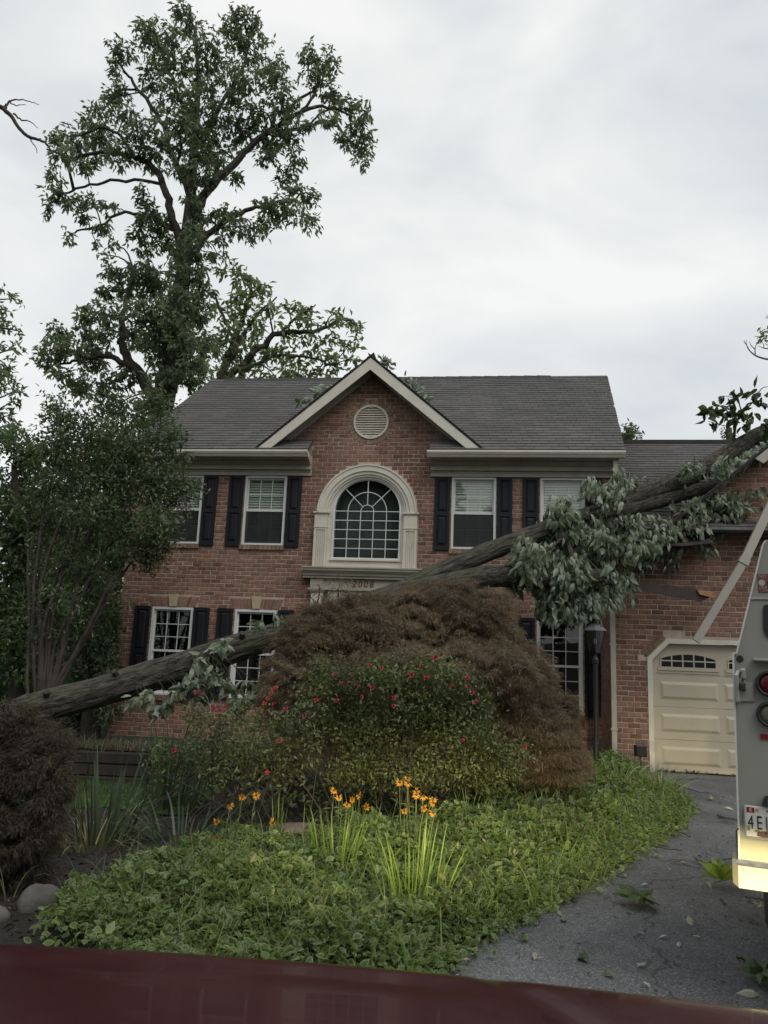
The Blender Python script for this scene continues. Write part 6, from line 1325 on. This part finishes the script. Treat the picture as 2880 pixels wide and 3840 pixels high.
for i, s_ in enumerate(spots):
    g = GR(R8[0]+s_[0]*R8[2], R8[1]+s_[1]*R8[2], .012); a = rng.uniform(0, 6.28)
    o = place_leaf(i, g+np.array([0, 0, .006]), (math.cos(a), math.sin(a), .06), s_[2], LM[i % 4], None, (0, 0, 0), 'shed_leaf', up=(rng.normal()*.25, rng.normal()*.25, 1))
    gr = len(s_) > 3
    if gr: o.data = o.data.copy(); o.data.materials[0] = M_SPRIG
    zone = 'beside the garage end of the asphalt' if s_[1] < 400 else 'along the edge of the bed' if s_[0] < 900 and s_[1] < 900 else 'at the foot of the ground cover by the bonnet' if s_[0] < 960 and s_[1] >= 900 else 'close to the truck bumper' if s_[0] > 1500 and s_[1] < 800 else 'at the lower right near the corner sprig' if s_[0] > 1500 else 'around the dark sprig in mid driveway' if s_[1] < 800 else 'on the open asphalt before the bonnet'
    size = 'tiny' if s_[2] < .055 else 'small' if s_[2] < .075 else 'broad' if s_[2] < .1 else 'large'
    tag(o, f'{size} green torn leaf lying '+zone if gr else f'{size} pale curled leaf scrap lying '+zone, 'leaf', 'green leaves on the driveway' if gr else 'pale leaf scraps on the driveway')
def sprig(label, c, n, L, yaw0, m=M_SPRIG, flat=.35):
    t_ = thing('leaf_sprig', label, 'leaf sprig', c); k = MB(); k.tube([c+np.array([-.03, .05, .01]), c+np.array([0, 0, .035]), c+np.array([.03, -.03, .05])], .004, 5); k.build('stem', M_STEM, t_)
    V, F = TPL['wilt']; me = bpy.data.meshes.new('leaf'); me.from_pydata([tuple(v*np.array([1, .52, 1])) for v in V], [], F); me.materials.append(m)
    for i in range(n):
        a = yaw0+i*2*math.pi/n+rng.normal()*.2; place_leaf(i, c+np.array([0, 0, .04]), (math.cos(a), math.sin(a), flat*(.2+rng.random()*1.6)), L*rng.uniform(.75, 1.15), me, t_, OFF[t_.name], 'leaf', up=(rng.normal()*.3, -.2, 1))
    return t_
sprig('dark green leaf sprig lying in the middle of the driveway', GR(1383, 1957, .01), 11, .165, .3)
sprig('dark leaf sprig at the lower right corner of the driveway', GR(1650, 2125, .01), 8, .145, .9)
sprig('yellow green leaf sprig against the truck bumper', GR(1566, 1918, .01)+np.array([0, .05, .0]), 16, .20, .1, M_BLADE, 1.6)
TWG = [('crooked twig near the garage end of the driveway', [(1455,1682),(1475,1684),(1492,1683),(1510,1680)]), ('long thin twig on the driveway before the garage', [(1458,1697),(1490,1704),(1515,1713),(1532,1711)]), ('bark covered stick beside the truck', [(1550,1762),(1565,1767),(1580,1768),(1600,1773)]), ('thin stick poking out of the bed edge onto the asphalt', [(1450,1793),(1470,1798),(1493,1808)]), ('long straight twig lower along the bed edge', [(1410,1828),(1440,1833),(1472,1837)]), ('forked twig left of the bumper', [(1500,1853),(1515,1862),(1525,1864),(1560,1858),(1590,1855)]), ('tiny bent twig in the open asphalt', [(1555,1942),(1562,1948),(1566,1954)]), ('thin twig at the right edge of the driveway', [(1592,2068),(1612,2070),(1632,2075)]), ('stick lying under the truck bumper', [(1610,1935),(1640,1942),(1670,1946)]), ('bare twig on the dark mulch', [(478,1830),(500,1818),(515,1805),(530,1795)])]
for i, (lab, pts) in enumerate(TWG):
    k = MB(); Pq = smooth_path([GR(x, y, .022 if i < 9 else .09) for x, y in pts], 9)+rng.normal(size=(9, 3))*.004; k.tube(Pq, np.linspace(.013 if 'bark' in lab else .007, .004, 9), 5); tag(k.build('twig', M_TWIG), lab, 'twig')
n = 500; x = rng.uniform(4.3, 6.4, n); yb = 12.45-.14*(x-4.2)+rng.normal(size=n)*.05; P = np.stack([x, yb, np.full(n, .015)], 1); o, _ = leaves('swept_litter', P, rng.normal(size=(n, 3))*np.array([1, 1, .3]), .06, .03, M_LITTER, None, 'oval'); tag(o, None, None, kind='stuff')
# =================================================================== TRUCK
PSI = math.radians(25); TA = np.array([math.cos(PSI), -math.sin(PSI), 0]); TN = np.array([math.sin(PSI), math.cos(PSI), 0])
TO = AT(1597, 1650, 3.75)*np.array([1, 1, 0])
def TR(x, y, off=0.0):
    """pixel on the truck's rear face (off metres in front of it) -> local (a, z)"""
    d = ray(x, y); k_ = ((TO-np.array([0, 0, 0]))@TN-off)/(d@TN); p = d*k_; return float((p-TO)@TA), float(p[2]+EYE)
trk_ = thing('utility_truck', 'grey white utility truck with a service body, cut by the right edge', 'truck', TO, rotz=-PSI)
b1 = TR(1594, 1850); WT = 2.05
pl = [TR(1595, 1852), TR(1581.6, 1411), TR(1589.3, 1411), TR(1645.5, 1177), TR(1648, 1172)]
zt = pl[4][1]; body = [(pl[0][0], .62), (pl[1][0], pl[1][1]), (pl[2][0], pl[2][1]), (pl[3][0], pl[3][1]), (pl[4][0]+.01, zt+.01), (pl[4][0]+.12, zt+.035), (WT-.3, zt+.035), (WT, pl[1][1]), (WT, .62)]
k = MB(); k.extr(body, 'y', 0, 2.6); k.build('service_body', M_TRUCK, trk_)
e0 = .006
def strip(mb, pts, w_, y0, y1):
    for (a, z), (c, z2) in zip(pts[:-1], pts[1:]):
        d = np.array([c-a, z2-z]); d /= np.linalg.norm(d); nn = np.array([-d[1], d[0]])*w_/2
        mb.extr([(a+nn[0], z+nn[1]), (a-nn[0], z-nn[1]), (c-nn[0], z2-nn[1]), (c+nn[0], z2+nn[1])], 'y', y0, y1)
k = MB(); strip(k, [(p[0]+.004, p[1]) for p in body[:5]], .008, -.006, -.0005); k.build('edge_trim', M_PLATE, trk_)
a0, z0 = TR(1622, 1292.7); k = MB(); k.box(a0, WT-.3, -.006, -.001, z0-.004, z0+.004); k.build('seam_trim', M_STICKERW, trk_)
a0, z0 = TR(1627, 1425); k = MB(); k.bevbox(a0, WT-.4, -.04, -.001, z0-.008, z0+.006, .004); k.build('drip_rail', M_TRUCK, trk_)
a0, z0 = TR(1598.5, 1423); k = MB(); k.lathe([(0, 0), (.016, 0), (.016, .003), (0, .003)], 0, 0, 16)
k.v = [(a0+v[0], -v[2]-.0015, z0+v[1]) for v in k.v]; k.build('drain_hole', M_RUBBER, trk_)
# window in the tailgate
k = MB(); q = [TR(1655, 1306), TR(1650, 1308), TR(1648.5, 1316), TR(1649, 1358), TR(1653, 1370), TR(1661, 1378)]; q = q+[(WT-.6, q[-1][1]), (WT-.6, q[0][1])]; k.extr(q, 'y', -.008, -.001); k.build('rear_window', M_RUBBER, trk_)
# lamps
for nm, (x, y, rp_), ml in (('tail_light', (1662, 1477, 30.5), M_REDLENS), ('reverse_light', (1664, 1543.5, 30.5), M_CLEARLENS)):
    a0, z0 = TR(x, y); r_ = abs(TR(x-rp_, y)[0]-a0)
    k = MB(); k.lathe([(r_*.74, .02), (r_*.80, .034), (r_*.93, .034), (r_, .02), (r_, .0)], 0, 0, 30); k.v = [(a0+v[0], -v[2], z0+v[1]) for v in k.v]; L1 = k.build(nm, M_RUBBER, trk_, True)
    k = MB(); k.lathe([(r_*.78, .018), (r_*.6, .026), (r_*.3, .031), (0.001, .032)], 0, 0, 30); k.v = [(a0+v[0], -v[2], z0+v[1]) for v in k.v]; k.build('lens', ml, L1, True)
a0, z0 = TR(1642, 1585); a1, z1 = TR(1642, 1597); k = MB(); k.box(a0, a0+.30, -.006, -.001, z1, z0); k.build('reflector_strip', M_REFLECT, trk_)
# latch
def tp(x, y): return TR(x, y)
a0, z0 = tp(1590, 1500); a1, z1 = tp(1629, 1528)
k = MB(); k.extr([tp(1588, 1473), tp(1626, 1474), tp(1629.5, 1515), tp(1589, 1514)], 'y', -.008, -.0008); lt = k.build('latch', M_STEEL, trk_)
k = MB(); A = tp(1591.5, 1452); B = tp(1594, 1514); C_ = tp(1601, 1448); k.tube([(C_[0], -.012, C_[1]), (A[0]+.004, -.04, A[1]+.002), (A[0], -.045, A[1]-.014), (B[0], -.035, B[1]), (B[0]+.004, -.012, B[1]-.006)], .0085, 8); k.build('lever', M_STEEL, lt)
k = MB(); k.bevbox(tp(1600, 1450)[0], tp(1611, 1450)[0], -.04, -.001, tp(1606, 1467)[1], tp(1606, 1444)[1], .006); k.build('bracket', M_STEEL, lt)
k = MB(); k.bevbox(tp(1597, 1480)[0], tp(1610.5, 1480)[0], -.05, -.01, tp(1604, 1492)[1], tp(1604, 1475)[1], .006); k.build('padlock', M_CARBLK, lt)
k = MB(); s0 = tp(1598.5, 1476); s1 = tp(1609, 1476); k.tube(smooth_path([(s0[0], -.03, s0[1]), (s0[0]+.002, -.03, s0[1]+.016), ((s0[0]+s1[0])/2, -.03, s0[1]+.024), (s1[0]-.002, -.03, s0[1]+.016), (s1[0], -.03, s1[1])], 12), .0035, 6); k.build('shackle', M_STEEL, lt)
# sticker
x0, z1 = TR(1636, 1240); z0 = TR(1638, 1280)[1]; sw = .30
k = MB(); k.box(x0, x0+sw, -.0025, -.0008, z0, z1); stk = k.build('warning_sticker', M_STICKER, trk_)
c = TR(1645.5, 1259); k = MB(); k.lathe([(0, 0), (.0145, 0), (.0145, .0012), (0, .0012)], 0, 0, 20); k.v = [(c[0]+v[0], -v[2]-.003, c[1]+v[1]) for v in k.v]; k.build('bolt_head', M_STICKERW, stk)
k = MB(); h_ = z1-z0; k.box(c[0]+.021, x0+sw-.01, -.0035, -.003, c[1]-.012, c[1]+.006); k.build('bar', M_RUBBER, stk)
for body_, fx, fz, sz in (('NO V', .004, .80, .021), ('S', .052, .62, .017), ('DRIP', .005, .20, .016), ('CON', .020, .06, .014)):
    text_mesh('lettering', body_, sz, M_STICKERW, stk, (x0+fx, -.0034, z0+h_*fz), (math.pi/2, 0, 0), .0004)
# licence plate
PX, PZ1 = TR(1608.5, 1739, .012); PZ0 = TR(1609, 1806, .012)[1]; ph_ = PZ1-PZ0; pw = ph_*2.0
k = MB(); k.bevbox(PX, PX+pw, -.014, -.010, PZ0, PZ1, .0015); plt = k.build('license_plate', M_PLATE, trk_)
k = MB(); k.bevbox(PX-.004, PX+.003, -.016, -.009, PZ0-.004, PZ1+.002, .001); k.box(PX-.004, PX+pw, -.0155, -.0142, PZ0-.004, PZ0+.003); k.build('plate_frame', M_STICKERW, plt)
k = MB(); k.box(PX+ph_*.05, PX+ph_*.29, -.0150, -.0142, PZ1-ph_*.215, PZ1-ph_*.05); k.build('registration_tag', M_REFLECT, plt)
text_mesh('tag_numeral', '8', ph_*.16, M_PLATE, plt, (PX+ph_*.13, -.0154, PZ1-ph_*.185), (math.pi/2, 0, 0), .0003)
k = MB(); k.lathe([(0, 0), (.0075, 0), (.006, .003), (0, .003)], 0, 0, 12); k.v = [(PX+ph_*.37+v[0], -.0142-v[2], PZ1-ph_*.12+v[1]) for v in k.v]; k.build('plate_screw', M_STEEL, plt)
for i, ch in enumerate('4EJ'): text_mesh('plate_letter', ch, ph_*.62, M_INK, plt, (PX+ph_*(.07+i*.265), -.0152, PZ0+ph_*.27), (math.pi/2, 0, 0), .0006).scale = (.62, 1, 1)
text_mesh('plate_script', 'Maryland', ph_*.17, M_INK, plt, (PX+ph_*.62, -.0150, PZ1-ph_*.20), (math.pi/2, 0, 0), .0003, shear=.3)
k = MB(); k.box(PX+ph_*.03, PX+ph_*.14, -.0148, -.0143, PZ0+ph_*.20, PZ0+ph_*.36); k.box(PX+ph_*.27, PX+ph_*.42, -.0148, -.0143, PZ0+ph_*.17, PZ0+ph_*.25); k.build('plate_field', M_PLG, plt)
k = MB(); k.extr([(PX+ph_*.33, PZ0+ph_*.06), (PX+ph_*.36, PZ0+ph_*.20), (PX+ph_*.55, PZ0+ph_*.23), (PX+ph_*1.1, PZ0+ph_*.16), (PX+ph_*1.1, PZ0+ph_*.03), (PX+ph_*.5, PZ0+ph_*.02)], 'y', -.0149, -.0143); k.build('plate_emblem', M_PLB, plt)
a0, z0 = TR(1646, 1738); a1, z1 = TR(1652, 1718)
k = MB(); k.extr([(a0, z0), (a0+.012, z1-.004), (a0+.022, z1), (a0+.12, z1), (a0+.12, z0)], 'y', -.03, -.001); k.build('plate_lamp', M_CARBLK, trk_)
k = MB(); k.bevbox(a0+.022, a0+.11, -.034, -.0305, z0+.006, z1-.014, .002); k.build('plate_lamp_lens', M_CLEARLENS, trk_)
# bumper
bz1 = TR(1600, 1852, .0)[1]; bf = TR(1595, 1880, .13); bzb = TR(1595.6, 1917, .13)[1]; bzt = TR(1595, 1869, .13)[1]; bl_ = TR(1581.5, 1860, .06)[0]
k = MB(); k.extr([(bl_, .14), (bl_, -.055), (bf[0], -.135), (WT+.05, -.135), (WT+.05, .14)], 'z', bzb, bzt); bp = k.build('bumper', M_TRUCKPALE, trk_)
k = MB(); k.add([(bl_+.01, -.05, bzt+.0015), (bf[0]+.004, -.128, bzt+.0015), (WT, -.128, bzt+.0015), (WT, -.002, bzt+.0015), (bl_+.06, -.002, bzt+.0015)], [(0, 1, 2, 3, 4)]); k.build('tread_plate', mat('bumper_tread', (.36, .35, .30), .7, .4, 22, 60, .4), bp)
k = MB(); k.box(pl[0][0]+.012, WT-.02, -.0045, -.0008, bzt, PZ0-.012); k.build('lower_panel', M_TRUCKPALE, trk_)
k = MB(); k.tube([(pl[0][0]+.006, -.006, PZ0+.03), (pl[0][0]-.004, -.008, PZ0+.018), (pl[0][0]-.004, -.008, bzt)], .0035, 6); k.build('conduit', M_CARBLK, trk_)
k = MB(); k.box(.35, WT-.35, .05, 2.5, .42, .62); k.build('chassis', M_CARBLK, trk_)
for a in (.22, WT-.22):
    k = MB(); k.lathe([(0, -.13), (.30, -.13), (.38, -.10), (.38, .10), (.30, .13), (0, .13)], 0, 0, 24); k.v = [(a+v[2], 1.5+v[0], .38+v[1]) for v in k.v]; k.build('wheel', M_RUBBER, trk_, True)
# =================================================================== RED CAR (the viewer's own bonnet)
CPS = math.radians(7.7); CA = np.array([math.cos(CPS), -math.sin(CPS), 0]); CN = np.array([math.sin(CPS), math.cos(CPS), 0]); CO = np.array([.36, 1.50, 0])
car = thing('red_car', 'dark red car whose bonnet edge fills the bottom of the view', 'car', CO, rotz=-CPS)
mb = MB(); na, nb_ = 81, 44
prof = [(.24, .60), (.225, .72), (.20, .83), (.165, .90), (.115, .945), (.06, .972), (-.02, .996), (-.2, 1.014), (-.4, 1.030), (-.6, 1.040), (-.75, 1.05)]
pp = smooth_path([(b_, z, 0) for b_, z in prof], nb_)
AC = -.25; vs = []
for j in range(nb_):
    b_, z = pp[j][:2]
    for i in range(na):
        a = -1.0+2.0*i/(na-1); t_ = a/1.0; cr = -.014*t_**2-.05*max(0, (abs(t_)-.88)/.12)**2
        crease = -.012*math.exp(-((a-.10-.45*max(0, -b_+.05)**.8)/.035)**2)*min(1, max(0, (.10-b_)/.15))-.010*math.exp(-((b_+.075+.10*t_**2)/.02)**2)*max(0, min(1, (.12-a)/.1))
        vs.append((AC+a, b_-.045*t_**2, z+cr+crease))
mb.add(vs, [(j*na+i, j*na+i+1, (j+1)*na+i+1, (j+1)*na+i) for j in range(nb_-1) for i in range(na-1)]); mb.build('bonnet', M_CAR, car, True)
k = MB(); k.bevbox(AC-.98, AC+.98, .0, .06, .22, .62, .02); k.v = [(v[0], .24-v[1], v[2]) for v in k.v]; k.build('front_bumper', M_CARBLK, car)
for sg in (-1, 1): k = MB(); k.box(AC+sg*.985-.02, AC+sg*.985+.02, -.75, .0, .45, .90); k.build('wing', M_CAR, car)
HLZ = .742
for sg in (-1, 1):
    k = MB(); x0 = AC+sg*.68  # unseen housing; floor plate and slanted lid added to cut off the beam
    k.box(x0-.12, x0+.12, .20, .45, HLZ-.036, HLZ-.028); k.box(x0-.125, x0-.12, .20, .45, HLZ-.13, HLZ+.05); k.box(x0+.12, x0+.125, .20, .45, HLZ-.13, HLZ+.05); k.box(x0-.12, x0+.12, .19, .20, HLZ-.13, HLZ+.05)
    k.add([(x0-.13, .19, HLZ+.06), (x0+.13, .19, HLZ+.06), (x0+.13, .45, HLZ+.0), (x0-.13, .45, HLZ+.0), (x0-.13, .19, HLZ+.065), (x0+.13, .19, HLZ+.065), (x0+.13, .45, HLZ+.005), (x0-.13, .45, HLZ+.005)], [(0, 1, 2, 3), (4, 7, 6, 5), (0, 3, 7, 4), (1, 5, 6, 2), (2, 6, 7, 3)])
    hl = k.build('headlight', M_CARBLK, car)
    ld = bpy.data.lights.new('headlight_beam', 'SPOT'); ld.energy = HEAD_W; ld.color = (1, .83, .42); ld.spot_size = math.radians(80 if sg > 0 else 50); ld.spot_blend = .9; ld.shadow_soft_size = .012
    lo_ = bpy.data.objects.new('headlight_beam', ld); COL.objects.link(lo_); lo_.parent = hl
    lo_.location = (x0, .27, HLZ); lo_.rotation_euler = (math.radians(86), 0, math.radians(-9 if sg > 0 else -5))
